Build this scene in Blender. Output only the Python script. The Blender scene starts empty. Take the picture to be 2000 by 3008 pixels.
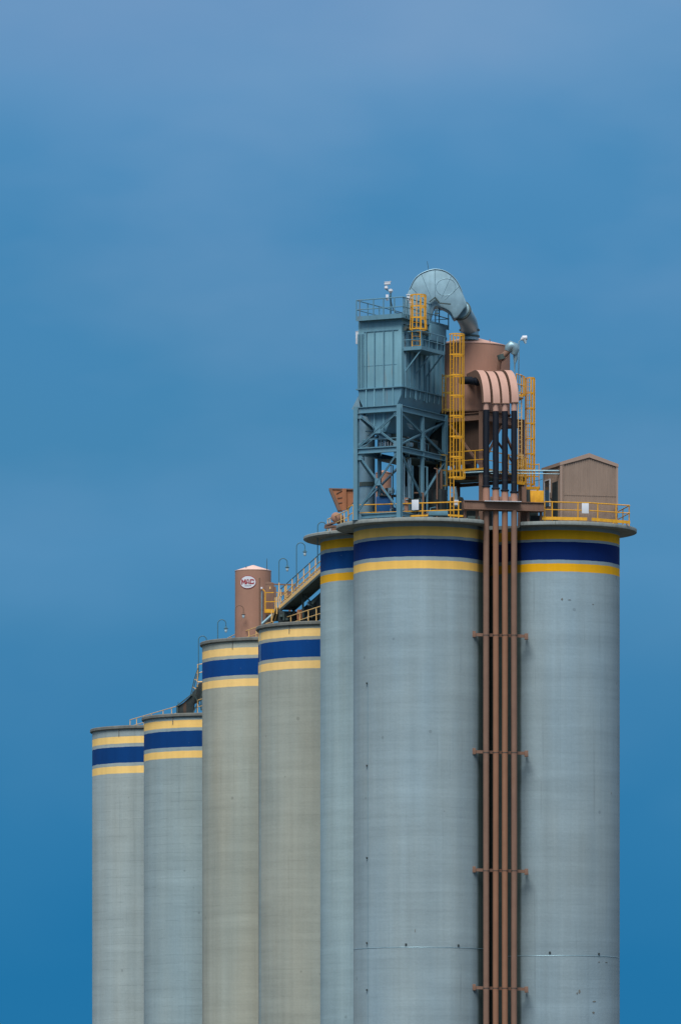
import bpy, bmesh, math, random
from mathutils import Vector as V
random.seed(7)
SC = bpy.context.scene
COL = SC.collection
R_ = math.radians
# ---------------------------------------------------------------- camera, world, sun, exposure
F, YH, ZC = 18000.0, 3450.0, 2.0          # focal length and horizon row in photo pixels (2000 x 3008), eye height
cd = bpy.data.cameras.new('camera'); cam = bpy.data.objects.new('camera', cd); COL.objects.link(cam)
cd.sensor_fit = 'VERTICAL'; cd.sensor_height = 36; cd.sensor_width = 24
cd.lens = F/3008*36; cd.shift_y = (YH-1504)/3008; cd.clip_start = 1; cd.clip_end = 30000
cam.location = (0, 0, ZC); cam.rotation_euler = (R_(90), 0, 0)
SC.camera = cam
SUN_EL, SUN_AZ = 55, -14                    # azimuth: degrees left of the direction behind the camera
w = bpy.data.worlds.new('World'); SC.world = w; w.use_nodes = True
N, L = w.node_tree.nodes, w.node_tree.links
N.clear()
out = N.new('ShaderNodeOutputWorld'); bg = N.new('ShaderNodeBackground'); L.new(bg.outputs[0], out.inputs[0])
tc = N.new('ShaderNodeTexCoord'); sep = N.new('ShaderNodeSeparateXYZ'); L.new(tc.outputs['Generated'], sep.inputs[0])
sky = N.new('ShaderNodeTexSky'); sky.sky_type = 'NISHITA'; sky.sun_disc = False
sky.sun_elevation = R_(SUN_EL); sky.sun_rotation = R_(180+SUN_AZ)
sk = N.new('ShaderNodeVectorMath'); sk.operation = 'SCALE'; sk.inputs['Scale'].default_value = 0.085
L.new(sky.outputs[0], sk.inputs[0])
# low cloudy blue band of the sky by elevation, with soft streaks
mp = N.new('ShaderNodeMapping'); mp.inputs['Scale'].default_value = (16, 16, 30); L.new(tc.outputs['Generated'], mp.inputs[0])
nz = N.new('ShaderNodeTexNoise'); nz.inputs['Scale'].default_value = 1.0; nz.inputs['Detail'].default_value = 3; L.new(mp.outputs[0], nz.inputs[0])
nz.inputs['Roughness'].default_value = 0.45
ad = N.new('ShaderNodeMath'); ad.operation = 'MULTIPLY_ADD'; ad.inputs[1].default_value = 0.06; L.new(nz.outputs[0], ad.inputs[0])
ad0 = N.new('ShaderNodeMath'); ad0.operation = 'ADD'; ad0.inputs[1].default_value = -0.03; L.new(sep.outputs['Z'], ad0.inputs[0]); L.new(ad0.outputs[0], ad.inputs[2])
mr = N.new('ShaderNodeMapRange'); mr.inputs['From Min'].default_value = 0; mr.inputs['From Max'].default_value = 0.22
L.new(ad.outputs[0], mr.inputs['Value'])
cr = N.new('ShaderNodeValToRGB'); L.new(mr.outputs[0], cr.inputs[0])
def lin(h):
    c = [int(h[i:i+2], 16)/255 for i in (0, 2, 4)]
    return tuple((x/12.92 if x <= .04045 else ((x+.055)/1.055)**2.4) for x in c)
stops = [(0.0, '2273a6'), (0.13, '2273a6'), (0.27, '2f7aab'), (0.38, '4485b2'), (0.46, '4c8bb8'), (0.56, '4586b2'), (0.67, '4687b6'), (0.75, '4d8bba'), (0.83, '5f93c0'), (0.92, '7298c2')]
e = cr.color_ramp.elements
while len(e) < len(stops): e.new(0.5)
for i, (p, c) in enumerate(stops): e[i].position = p; e[i].color = (*lin(c), 1)
mr2 = N.new('ShaderNodeMapRange'); mr2.interpolation_type = 'SMOOTHSTEP'
mr2.inputs['From Min'].default_value = 0.198; mr2.inputs['From Max'].default_value = 0.31; L.new(sep.outputs['Z'], mr2.inputs['Value'])
hi = N.new('ShaderNodeMix'); hi.data_type = 'RGBA'; hi.inputs[0].default_value = 0.55
L.new(sk.outputs[0], hi.inputs[6]); hi.inputs[7].default_value = (0.84, 0.90, 0.96, 1)
mx = N.new('ShaderNodeMix'); mx.data_type = 'RGBA'
L.new(mr2.outputs[0], mx.inputs[0]); L.new(cr.outputs[0], mx.inputs[6]); L.new(hi.outputs[2], mx.inputs[7])
L.new(mx.outputs[2], bg.inputs[0])
mp2 = N.new('ShaderNodeMapping'); mp2.inputs['Scale'].default_value = (15, 15, 34); mp2.inputs['Location'].default_value = (3.1, 0, 1.7); L.new(tc.outputs['Generated'], mp2.inputs[0])
nz2 = N.new('ShaderNodeTexNoise'); nz2.inputs['Scale'].default_value = 1.0; nz2.inputs['Detail'].default_value = 4; nz2.inputs['Roughness'].default_value = .5; L.new(mp2.outputs[0], nz2.inputs[0])
m3 = N.new('ShaderNodeMapRange'); m3.inputs['From Min'].default_value = .42; m3.inputs['From Max'].default_value = .75; m3.inputs['To Max'].default_value = .5; L.new(nz2.outputs[0], m3.inputs['Value'])
m4 = N.new('ShaderNodeMapRange'); m4.interpolation_type = 'SMOOTHSTEP'; m4.inputs['From Min'].default_value = .04; m4.inputs['From Max'].default_value = .19; L.new(sep.outputs['Z'], m4.inputs['Value'])
m5 = N.new('ShaderNodeMath'); m5.operation = 'MULTIPLY'; L.new(m3.outputs[0], m5.inputs[0]); L.new(m4.outputs[0], m5.inputs[1])
vl = N.new('ShaderNodeMix'); vl.data_type = 'RGBA'; L.new(m5.outputs[0], vl.inputs[0]); L.new(cr.outputs[0], vl.inputs[6]); vl.inputs[7].default_value = (*lin('7aa0c6'), 1)
L.new(vl.outputs[2], mx.inputs[6]); bg.inputs[1].default_value = 1.0
sd = bpy.data.lights.new('sun', 'SUN'); sd.energy = 3.5; sd.angle = R_(32); sd.color = (1, .96, .90)
so = bpy.data.objects.new('sun', sd); COL.objects.link(so)
sdir = V((math.sin(R_(SUN_AZ))*math.cos(R_(SUN_EL)), -math.cos(R_(SUN_AZ))*math.cos(R_(SUN_EL)), math.sin(R_(SUN_EL))))
so.rotation_euler = sdir.to_track_quat('Z', 'Y').to_euler(); so.location = (0, 300, 120)
SC.view_settings.view_transform = 'Standard'; SC.view_settings.look = 'None'
SC.view_settings.exposure = 0.0; SC.view_settings.gamma = 1.0

# ---------------------------------------------------------------- measuring helpers
def P(px, py, Y): return V(((px-1000)/F*Y, Y, ZC+(YH-py)/F*Y))
def X(px, Y): return (px-1000)/F*Y
def Z(py, Y): return ZC+(YH-py)/F*Y
# ---------------------------------------------------------------- mesh builder
class MB:
    def __init__(s): s.v = []; s.f = []; s.m = []; s.cm = 0
    def add(s, vs, fs):
        b = len(s.v); s.v += [V(p) for p in vs]; s.f += [tuple(b+i for i in f) for f in fs]; s.m += [s.cm]*len(fs)
    def obox(s, c, a, b, d):
        c = V(c); a = V(a); b = V(b); d = V(d)
        vs = [c+i*a+j*b+k*d for i in (-1, 1) for j in (-1, 1) for k in (-1, 1)]
        s.add(vs, [(0, 1, 3, 2), (4, 6, 7, 5), (0, 4, 5, 1), (2, 3, 7, 6), (0, 2, 6, 4), (1, 5, 7, 3)]); return s
    def bar(s, p, q, w, h=None, up=(0, 0, 1)):
        p = V(p); q = V(q); h = h or w; d = q-p; L_ = d.length; d.normalize(); u = V(up)
        if abs(d.dot(u)) > .98: u = V((.26, -.96, 0))
        sd_ = d.cross(u).normalized(); u = sd_.cross(d).normalized()
        return s.obox((p+q)/2, d*L_/2, sd_*w/2, u*h/2)
    def ibeam(s, p, q, w, h, t=.03, up=(0, 0, 1)):
        p = V(p); q = V(q); d = (q-p).normalized(); u = V(up)
        if abs(d.dot(u)) > .98: u = V((.47, .88, 0))
        sd_ = d.cross(u).normalized(); u = sd_.cross(d).normalized(); k = u*(h/2-t/2)
        s.bar(p+k, q+k, w, t, u); s.bar(p-k, q-k, w, t, u); s.bar(p, q, t, h-2*t, u); return s
    def tube(s, pts, r, n=10, caps=True):
        pts = [V(p) for p in pts]; rs = r if isinstance(r, (list, tuple)) else [r]*len(pts)
        prev = None; rings = []
        for i, p in enumerate(pts):
            d = (pts[min(i+1, len(pts)-1)]-pts[max(i-1, 0)]).normalized()
            if prev is None:
                u = V((0, 0, 1)) if abs(d.z) < .9 else V((1, 0, 0))
                prev = d.cross(u).normalized()
            prev = (prev-d*prev.dot(d)).normalized(); w_ = d.cross(prev)
            rings.append([p+(prev*math.cos(2*math.pi*k/n)+w_*math.sin(2*math.pi*k/n))*rs[i] for k in range(n)])
        vs = [q for rg in rings for q in rg]; fs = []
        for i in range(len(rings)-1):
            for k in range(n):
                a = i*n+k; b = i*n+(k+1) % n; fs.append((a, b, b+n, a+n))
        if caps: fs.append(tuple(range(n))[::-1]); fs.append(tuple((len(rings)-1)*n+k for k in range(n)))
        s.add(vs, fs); return s
    def lathe(s, c, prof, n=96, a0=0, a1=2*math.pi):
        c = V(c); full = abs(a1-a0-2*math.pi) < 1e-6; m = n if full else n+1; vs = []
        for (r, z) in prof:
            for k in range(m):
                a = a0+(a1-a0)*k/n; vs.append(V((c.x+r*math.cos(a), c.y+r*math.sin(a), z)))
        fs = []
        for i in range(len(prof)-1):
            for k in range(n):
                a = i*m+k; b = i*m+(k+1) % m; fs.append((a, b, b+m, a+m))
        s.add(vs, fs); return s
    def prism(s, poly, ext):
        poly = [V(p) for p in poly]; n = len(poly); e_ = V(ext)
        s.add(poly+[p+e_ for p in poly], [tuple(range(n)), tuple(range(2*n-1, n-1, -1))]+[(i, i+n, (i+1) % n+n, (i+1) % n) for i in range(n)]); return s
    def ball(s, c, r, n=12, m=8, sc=(1, 1, 1)):
        c = V(c); vs = []; fs = []
        for i in range(m+1):
            t = math.pi*i/m
            for k in range(n):
                a = 2*math.pi*k/n; vs.append(c+V((r*sc[0]*math.sin(t)*math.cos(a), r*sc[1]*math.sin(t)*math.sin(a), r*sc[2]*math.cos(t))))
        for i in range(m):
            for k in range(n): a = i*n+k; b = i*n+(k+1) % n; fs.append((a, a+n, b+n, b))
        s.add(vs, fs); return s
    def build(s, name, mats, parent=None, bevel=0, ang=35, smooth=True):
        o0 = V((0, 0, 0)); q = parent
        while q is not None: o0 += q.location; q = q.parent
        me = bpy.data.meshes.new(name); me.from_pydata([tuple(p-o0) for p in s.v], [], s.f)
        bm = bmesh.new(); bm.from_mesh(me); bmesh.ops.remove_doubles(bm, verts=bm.verts, dist=1e-5)
        bmesh.ops.recalc_face_normals(bm, faces=bm.faces)
        if bevel:
            ed = [e_ for e_ in bm.edges if len(e_.link_faces) == 2 and e_.calc_face_angle(0) > .6]
            bmesh.ops.bevel(bm, geom=ed, offset=bevel, segments=2, affect='EDGES', profile=.6)
        bm.to_mesh(me); bm.free()
        mats = mats if isinstance(mats, (list, tuple)) else [mats]
        for m_ in mats: me.materials.append(m_)
        if len(mats) > 1 and not bevel:
            for i, p_ in enumerate(me.polygons):
                if i < len(s.m): p_.material_index = s.m[i]
        if smooth:
            for p_ in me.polygons: p_.use_smooth = True
            me.set_sharp_from_angle(angle=R_(ang))
        o = bpy.data.objects.new(name, me); COL.objects.link(o); o.parent = parent
        return o
def root(name, loc, label, cat, group=None):
    o = bpy.data.objects.new(name, None); COL.objects.link(o); o.location = loc; o.empty_display_size = .3
    o['label'] = label; o['category'] = cat
    if group: o['group'] = group
    return o
def tag(o, label, cat, group=None):
    o['label'] = label; o['category'] = cat
    if group: o['group'] = group
    return o
def copy_tree(o, parent=None):
    c = o.copy(); COL.objects.link(c); c.parent = parent
    for ch in list(o.children): copy_tree(ch, c)
    return c
# ---------------------------------------------------------------- materials
def mat(name, rgb, rough=.6, metal=0, var=.18, scale=1.5, streak=.12, rust=0, bump=0, rustcol=(.16, .07, .03)):
    m = bpy.data.materials.new(name); m.use_nodes = True; n, l = m.node_tree.nodes, m.node_tree.links
    b = n['Principled BSDF']; b.inputs['Roughness'].default_value = rough; b.inputs['Metallic'].default_value = metal; b.inputs['Specular IOR Level'].default_value = .25
    g = n.new('ShaderNodeNewGeometry')
    t = n.new('ShaderNodeTexNoise'); t.inputs['Scale'].default_value = scale; t.inputs['Detail'].default_value = 5; l.new(g.outputs['Position'], t.inputs[0])
    mpn = n.new('ShaderNodeMapping'); mpn.inputs['Scale'].default_value = (3, 3, .25); l.new(g.outputs['Position'], mpn.inputs[0])
    t2 = n.new('ShaderNodeTexNoise'); t2.inputs['Scale'].default_value = 1.6; t2.inputs['Detail'].default_value = 4; l.new(mpn.outputs[0], t2.inputs[0])
    a = n.new('ShaderNodeMath'); a.operation = 'MULTIPLY_ADD'; a.inputs[1].default_value = var*2; a.inputs[2].default_value = 1-var; l.new(t.outputs[0], a.inputs[0])
    c = n.new('ShaderNodeMath'); c.operation = 'MULTIPLY_ADD'; c.inputs[1].default_value = streak*2; c.inputs[2].default_value = 1-streak; l.new(t2.outputs[0], c.inputs[0])
    d = n.new('ShaderNodeMath'); d.operation = 'MULTIPLY'; l.new(a.outputs[0], d.inputs[0]); l.new(c.outputs[0], d.inputs[1])
    sc_ = n.new('ShaderNodeVectorMath'); sc_.operation = 'SCALE'; sc_.inputs[0].default_value = rgb; l.new(d.outputs[0], sc_.inputs['Scale'])
    last = sc_.outputs[0]
    if rust:
        r = n.new('ShaderNodeMapRange'); r.inputs['From Min'].default_value = .60; r.inputs['From Max'].default_value = .72
        l.new(t2.outputs[0], r.inputs['Value'])
        rm = n.new('ShaderNodeMath'); rm.operation = 'MULTIPLY'; rm.inputs[1].default_value = rust; l.new(r.outputs[0], rm.inputs[0])
        mxn = n.new('ShaderNodeMix'); mxn.data_type = 'RGBA'; l.new(rm.outputs[0], mxn.inputs[0]); l.new(last, mxn.inputs[6]); mxn.inputs[7].default_value = (*rustcol, 1)
        last = mxn.outputs[2]
    l.new(last, b.inputs['Base Color'])
    if bump:
        bn = n.new('ShaderNodeBump'); bn.inputs['Strength'].default_value = bump; bn.inputs['Distance'].default_value = .05
        l.new(t.outputs[0], bn.inputs['Height']); l.new(bn.outputs[0], b.inputs['Normal'])
    return m
def silo_mat(name, rgb, bands, yel, blu):
    m = bpy.data.materials.new(name); m.use_nodes = True; n, l = m.node_tree.nodes, m.node_tree.links
    b = n['Principled BSDF']; b.inputs['Roughness'].default_value = .85
    g = n.new('ShaderNodeNewGeometry')
    def noise(sc3, s=1.0, det=4, ro=.5):
        q = n.new('ShaderNodeMapping'); q.inputs['Scale'].default_value = sc3; l.new(g.outputs['Position'], q.inputs[0])
        t = n.new('ShaderNodeTexNoise'); t.inputs['Scale'].default_value = s; t.inputs['Detail'].default_value = det; t.inputs['Roughness'].default_value = ro
        l.new(q.outputs[0], t.inputs[0]); return t.outputs[0]
    def M(op, a, b_=None, c=None):
        q = n.new('ShaderNodeMath'); q.operation = op
        for i, x in enumerate((a, b_, c)):
            if x is None: continue
            if isinstance(x, (int, float)): q.inputs[i].default_value = x
            else: l.new(x, q.inputs[i])
        return q.outputs[0]
    sp = n.new('ShaderNodeSeparateXYZ'); l.new(g.outputs['Position'], sp.inputs[0]); z = sp.outputs['Z']
    big = noise((.12, .12, .06), 1.6, 3); ver = noise((1.6, 1.6, .03), 1.0, 5, .6); hor = noise((.10, .10, 1.1), 1.0, 5, .6); fine = noise((3, 3, 3), 2.0, 5, .65)
    f = M('MULTIPLY_ADD', big, .46, .77)
    f = M('MULTIPLY', f, M('MULTIPLY_ADD', ver, .38, .81))
    f = M('MULTIPLY', f, M('MULTIPLY_ADD', hor, .40, .80))
    f = M('MULTIPLY', f, M('MULTIPLY_ADD', fine, .20, .90))
    f = M('MULTIPLY', f, M('MULTIPLY_ADD', noise((.2, .2, 4.5), 1.0, 3, .6), .16, .92))
    # slip-form lift lines, broken and faint
    zz = M('ADD', M('MULTIPLY', z, 1/.62), M('MULTIPLY', noise((.5, .5, .1), 1.0, 3), .25))
    fr = M('FRACT', zz); ln = M('LESS_THAN', fr, .09)
    brk = M('GREATER_THAN', noise((.7, .7, 2.2), 1.0, 3), .50)
    f = M('MULTIPLY', f, M('SUBTRACT', 1.0, M('MULTIPLY', M('MULTIPLY', ln, brk), .11 if name[-1] in 'AB' else .05)))
    # dark weather runs
    run = noise((3.5, 3.5, .09), 1.0, 4, .6)
    rr = n.new('ShaderNodeMapRange'); rr.inputs['From Min'].default_value = .63; rr.inputs['From Max'].default_value = .78; l.new(run, rr.inputs['Value'])
    f = M('MULTIPLY', f, M('SUBTRACT', 1.0, M('MULTIPLY', rr.outputs[0], .20)))
    # small dark pits
    vo = n.new('ShaderNodeTexVoronoi'); vo.inputs['Scale'].default_value = .45; vo.inputs['Randomness'].default_value = 1
    l.new(g.outputs['Position'], vo.inputs[0])
    pit = M('LESS_THAN', vo.outputs['Distance'], M('MULTIPLY', noise((.9, .9, .9), 1, 2), .10))
    f = M('MULTIPLY', f, M('SUBTRACT', 1.0, M('MULTIPLY', pit, .22)))
    sc_ = n.new('ShaderNodeVectorMath'); sc_.operation = 'SCALE'; sc_.inputs[0].default_value = rgb; l.new(f, sc_.inputs['Scale'])
    # warm / cool patches in the cement
    hue = n.new('ShaderNodeMix'); hue.data_type = 'RGBA'; hue.blend_type = 'MULTIPLY'; hue.inputs[0].default_value = 1
    cc = n.new('ShaderNodeMix'); cc.data_type = 'RGBA'; l.new(noise((.25, .25, .05), 1.3, 3), cc.inputs[0]); cc.inputs[6].default_value = (1.10, 1.0, .90, 1); cc.inputs[7].default_value = (.88, 1.0, 1.10, 1)
    l.new(sc_.outputs[0], hue.inputs[6]); l.new(cc.outputs[2], hue.inputs[7])
    last = hue.outputs[2]
    zw = M('ADD', z, M('MULTIPLY_ADD', noise((1.5, 1.5, 1.5), 1, 3), .07, -.035))
    pf = M('MULTIPLY_ADD', noise((1.2, 1.2, .4), 1.5, 5, .6), .22, .89)
    pf = M('MULTIPLY', pf, M('MULTIPLY_ADD', ver, .34, .83))
    chip = M('GREATER_THAN', noise((5, 5, 5), 1.0, 5, .7), .70)
    for (z0, z1, k) in bands:
        msk = M('MULTIPLY', M('GREATER_THAN', zw, z0), M('LESS_THAN', zw, z1))
        msk = M('MULTIPLY', msk, M('SUBTRACT', 1.0, M('MULTIPLY', chip, .35)))
        pc = n.new('ShaderNodeVectorMath'); pc.operation = 'SCALE'; pc.inputs[0].default_value = yel if k == 'y' else blu; l.new(pf, pc.inputs['Scale'])
        q = n.new('ShaderNodeMix'); q.data_type = 'RGBA'; l.new(msk, q.inputs[0]); l.new(last, q.inputs[6]); l.new(pc.outputs[0], q.inputs[7]); last = q.outputs[2]
    if name.endswith(('_F', '_G')):      # pipe groove's shade and grime painted in as one dark strip
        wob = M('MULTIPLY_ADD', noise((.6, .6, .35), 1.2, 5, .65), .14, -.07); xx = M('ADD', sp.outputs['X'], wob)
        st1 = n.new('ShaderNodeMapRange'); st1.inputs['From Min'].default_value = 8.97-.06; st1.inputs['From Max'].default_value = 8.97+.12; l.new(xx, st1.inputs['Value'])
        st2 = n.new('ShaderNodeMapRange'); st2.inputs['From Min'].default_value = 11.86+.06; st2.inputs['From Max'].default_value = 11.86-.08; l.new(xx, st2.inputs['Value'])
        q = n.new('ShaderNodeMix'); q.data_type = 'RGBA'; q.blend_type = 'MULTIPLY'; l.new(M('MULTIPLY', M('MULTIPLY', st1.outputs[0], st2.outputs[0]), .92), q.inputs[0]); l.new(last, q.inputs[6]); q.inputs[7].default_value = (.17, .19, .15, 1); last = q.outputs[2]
    b.inputs['Specular IOR Level'].default_value = .15
    l.new(last, b.inputs['Base Color'])
    bn = n.new('ShaderNodeBump'); bn.inputs['Strength'].default_value = .35; bn.inputs['Distance'].default_value = .03
    l.new(M('ADD', M('MULTIPLY', hor, .8), fine), bn.inputs['Height']); l.new(bn.outputs[0], b.inputs['Normal'])
    return m
CONC = mat('concrete_slab', (.25, .285, .275), .9, var=.35, scale=1.3, streak=.3, rust=.7, rustcol=(.09, .10, .08), bump=.4)
CAPD = mat('weathered_dark_concrete', (.15, .16, .15), .9, var=.35, scale=1.2, streak=.3, bump=.4)
TEAL = mat('blue_grey_paint', (.165, .345, .43), .55, var=.14, scale=.9, streak=.22, rust=.55, rustcol=(.22, .20, .15), bump=.15)
TEALD = mat('blue_grey_steel', (.105, .235, .315), .55, var=.15, streak=.2, rust=.35)
GALV = mat('galvanised_steel', (.24, .38, .45), .45, .5, var=.25, scale=2.2, streak=.15)
BROWN = mat('brown_paint', (.33, .185, .135), .7, var=.12, scale=.7, streak=.10, rust=.15, rustcol=(.20, .09, .06))
BROWN2 = mat('dull_brown_steel', (.20, .122, .090), .8, var=.15, streak=.18, rust=.3)
PINK = mat('sunlit_brown_paint', (.47, .29, .235), .75, var=.08, streak=.08)  # brown lightened in colour as if sunlit, for tank roof and ducts
ORBR = mat('orange_brown_paint', (.36, .15, .075), .6, var=.15, streak=.2, rust=.4)
YEL = mat('safety_yellow_paint', (.67, .34, .025), .6, var=.3, scale=4, streak=.3, rust=.5, rustcol=(.30, .13, .03))
YELP = mat('faded_yellow_paint', (.78, .50, .19), .55, var=.12, scale=3, streak=.12, rust=.2, rustcol=(.30, .15, .06))
YELD = mat('shaded_yellow_paint', (.26, .17, .035), .6, var=.3, scale=3, rust=.5)  # yellow darkened in colour for the ladders standing in shadow
BLACK = mat('black_rubber', (.006, .010, .019), .62, var=.2, scale=3)
DARK = mat('dark_machinery', (.030, .042, .045), .6, var=.4, scale=2, rust=.4)
DGRN = mat('dark_green_steel', (.055, .085, .085), .6, var=.3, scale=2, rust=.3)
BLUEM = mat('blue_machine_paint', (.012, .085, .24), .45, var=.2, scale=2)
WHITE = mat('white_enamel', (.60, .64, .70), .45, var=.06, scale=2)
SID = mat('taupe_siding', (.27, .205, .165), .7, var=.14, scale=.8, streak=.22, rust=.25, rustcol=(.16, .11, .08))
ROOFM = mat('taupe_trim', (.33, .245, .20), .55, var=.06, streak=.06)
LAMPB = mat('lamp_post_paint', (.06, .15, .20), .5, var=.1)
GLASS = mat('lamp_glass', (.45, .6, .68), .15, var=.05)
RED = mat('red_vinyl', (.28, .02, .03), .5, var=.05)
GREYT = mat('grey_vinyl', (.25, .28, .33), .5, var=.05)
WINM = mat('dark_glass', (.04, .05, .06), .15, var=.1)
GRND = mat('yard_ground', (.065, .065, .058), .95, var=.3, scale=.05, streak=.0)

# ---------------------------------------------------------------- ground
g = MB(); S = 12000
g.add([(-S, -S, 0), (S, -S, 0), (S, S, 0), (-S, S, 0)], [(0, 1, 2, 3)])
gr = g.build('ground', GRND); gr['kind'] = 'structure'

UP = V((0, 0, 1))
# ---------------------------------------------------------------- silos
DECK = ZC+42.8                                     # roof slab level of the tall cluster
DL = ZC+37.85; DA = ZC+33.45                       # middle pair, lowest pair
cF, cG, cE = (5.235, 404.4), (14.12, 406.8), (3.03, 411.5); RT = 4.38
def silo_at(left_px, Y, R): return (X(left_px, Y)+R, Y)
RS = 5.2
cD, cC, cB, cA = silo_at(759, 424, RS), silo_at(594.5, 436.5, RS), silo_at(423.5, 449, RS), silo_at(272, 461, RS)
def surfY(c, R, px):
    Y = c[1]-R
    for _ in range(20):
        dx = X(px, Y)-c[0]; Y = c[1]-math.sqrt(max(R*R-dx*dx, .01))
    return Y
def bands(c, R, px, ys):
    Y = surfY(c, R, px); o = []
    for (a, b, k) in ys: o.append((Z(b, Y), Z(a, Y), k))
    return o
CG = (.255, .335, .37)
specs = {
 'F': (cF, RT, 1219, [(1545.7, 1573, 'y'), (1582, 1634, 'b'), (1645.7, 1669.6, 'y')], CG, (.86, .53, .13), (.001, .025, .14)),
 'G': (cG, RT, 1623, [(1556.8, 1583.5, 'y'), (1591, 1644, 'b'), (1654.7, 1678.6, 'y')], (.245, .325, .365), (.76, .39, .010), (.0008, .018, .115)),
 'E': (cE, RT, 1035, [(1580, 1606, 'y'), (1616, 1668, 'b'), (1680, 1703, 'y')], (.285, .39, .425), (.80, .42, .02), (.001, .055, .22)),
 'D': (cD, RS, 941.7, [(1844.8, 1867.9, 'y'), (1877.8, 1928.7, 'b'), (1939.4, 1962, 'y')], (.325, .35, .31), (.88, .60, .23), (.001, .050, .215)),
 'C': (cC, RS, 758, [(1900.5, 1922.8, 'y'), (1932.7, 1981.4, 'b'), (1992, 2014.4, 'y')], (.34, .362, .315), (.88, .60, .23), (.001, .050, .215)),
 'B': (cB, RS, 593, [(2113.9, 2136, 'y'), (2145.5, 2192.8, 'b'), (2204.3, 2225, 'y')], (.275, .36, .385), (.88, .58, .19), (.001, .043, .18)),
 'A': (cA, RS, 422, [(2161.3, 2181.9, 'y'), (2192, 2238.8, 'b'), (2248.8, 2269.7, 'y')], (.32, .385, .39), (.88, .60, .21), (.001, .043, .18)),
}
labels = {
 'F': ('tall grey concrete silo left of the brown pipes, with blue and yellow bands', 'tall silos under the roof plant'),
 'G': ('tall grey concrete silo right of the brown pipes, under the gabled hut', 'tall silos under the roof plant'),
 'E': ('tall concrete silo mostly hidden, its roof slab jutting over the sloping stair', 'tall silos under the roof plant'),
 'D': ('banded concrete silo directly left of the tall cluster, topped by the sloping conveyor', 'lower banded silos stepping down the row'),
 'C': ('banded concrete silo with the reddish brown round tank standing on its roof', 'lower banded silos stepping down the row'),
 'B': ('low banded concrete silo with the dark conveyor housing on its roof, second from left', 'lower banded silos stepping down the row'),
 'A': ('lowest and leftmost banded concrete silo at the end of the row', 'lower banded silos stepping down the row'),
}
silo = {}
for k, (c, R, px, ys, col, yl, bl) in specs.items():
    r = root('silo', (c[0], c[1], 0), labels[k][0], 'silo', labels[k][1]); silo[k] = r
    top = {'F': DECK, 'G': DECK, 'E': DECK, 'D': DL, 'C': DL, 'B': DA, 'A': DA}[k]
    th = .24 if k in 'EFG' else .25
    m = MB(); zs = [0]+[top-th-.002]
    m.lathe((c[0], c[1], 0), [(R, z) for z in zs], 160)
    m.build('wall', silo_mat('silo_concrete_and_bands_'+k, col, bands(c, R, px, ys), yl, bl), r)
    m = MB()
    if k in 'EFG':
        Ro = R+1.14
        if k == 'E': m.lathe((c[0], c[1], 0), [(R-.2, top-th), (Ro-.10, top-th), (Ro, top-th+.06), (Ro, top-.04), (Ro-.05, top), (.01, top)], 144)
        else:                                       # slabs notched where the pipes pass
            poly = []
            for i in range(144):
                a = 2*math.pi*i/144; x = c[0]+Ro*math.cos(a); y = c[1]+Ro*math.sin(a)
                if k == 'F': x = min(x, X(1421, 401))
                else: x = max(x, X(1527, 402))
                poly.append((x, y, top-th))
            q = []
            for p_ in poly:
                if not q or (V(p_)-V(q[-1])).length > .02: q.append(p_)
            m.prism(q, (0, 0, th))
        sl = m.build('roof_slab', CONC, r, bevel=0 if k == 'E' else .04, ang=30)
    else:
        Ro = R+.17
        m.lathe((c[0], c[1], 0), [(R-.2, top-th), (Ro-.03, top-th), (Ro, top-th+.04), (Ro, top-.05), (Ro-.04, top), (.01, top)], 144)
        m.build('roof_slab', CAPD, r, ang=30)
def arc_on(c, R, px0, px1, z, n=40, off=.0):
    a0 = math.atan2(surfY(c, R, px0)-c[1], X(px0, surfY(c, R, px0))-c[0]); a1 = math.atan2(surfY(c, R, px1)-c[1], X(px1, surfY(c, R, px1))-c[0])
    return [(c[0]+(R+off)*math.cos(a0+(a1-a0)*i/n), c[1]+(R+off)*math.sin(a0+(a1-a0)*i/n), z+random.uniform(-.008, .008)) for i in range(n+1)]
# horizontal cable on the two front silos, vertical cable with clips
m = MB(); m.tube(arc_on(cF, RT, 1037.5, 1427, Z(2782.5, 400)), .022, 6); o = m.build('lightning_cable', GALV, silo['F'])
m = MB(); m.tube(arc_on(cG, RT, 1480, 1816, Z(2807, 402.4)), .022, 6); m.build('lightning_cable', GALV, silo['G'])
Yv = surfY(cF, RT, 1080)
m = MB(); m.tube([P(1080, y, Yv-.02) for y in range(2000, 3400, 100)], .013, 6); m.build('down_cable', GALV, silo['F'])
for y in (2007, 2249, 2520, 2770, 2908):
    m = MB(); m.obox(P(1077, y, Yv-.04), (.05, 0, 0), (0, .04, 0), (0, 0, .06)); m.build('cable_clip', DARK, silo['F'], bevel=.01)
for (c, k, px, y) in ((cF, 'F', 1192, 2774), (cF, 'F', 1346, 2777), (cG, 'G', 1614, 2798), (cG, 'G', 1758, 2802)):
    Y = surfY(c, RT, px); m = MB(); m.obox(P(px, y, Y-.03), (.06, 0, 0), (0, .04, 0), (0, 0, .07)); m.build('cable_clip', DARK, silo[k], bevel=.01)
Yd = surfY(cD, RS, 765); m = MB(); m.tube([P(765, 1850, Yd-.03), P(765, 3400, Yd-.03)], .03, 6); m.build('down_cable', GALV, silo['D'])
for k, c, px in (('D', cD, 849.5), ('C', cC, 683), ('B', cB, 508), ('A', cA, 350)):   # little bracket under each roof edge
    R = RS; Y = surfY(c, R, px); top = DL if k in 'DC' else DA
    m = MB(); m.obox((X(px, Y), Y-.03, top-.42), (.025, 0, 0), (0, .03, 0), (0, 0, .36)); m.build('roof_drain', CAPD, silo[k])
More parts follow.
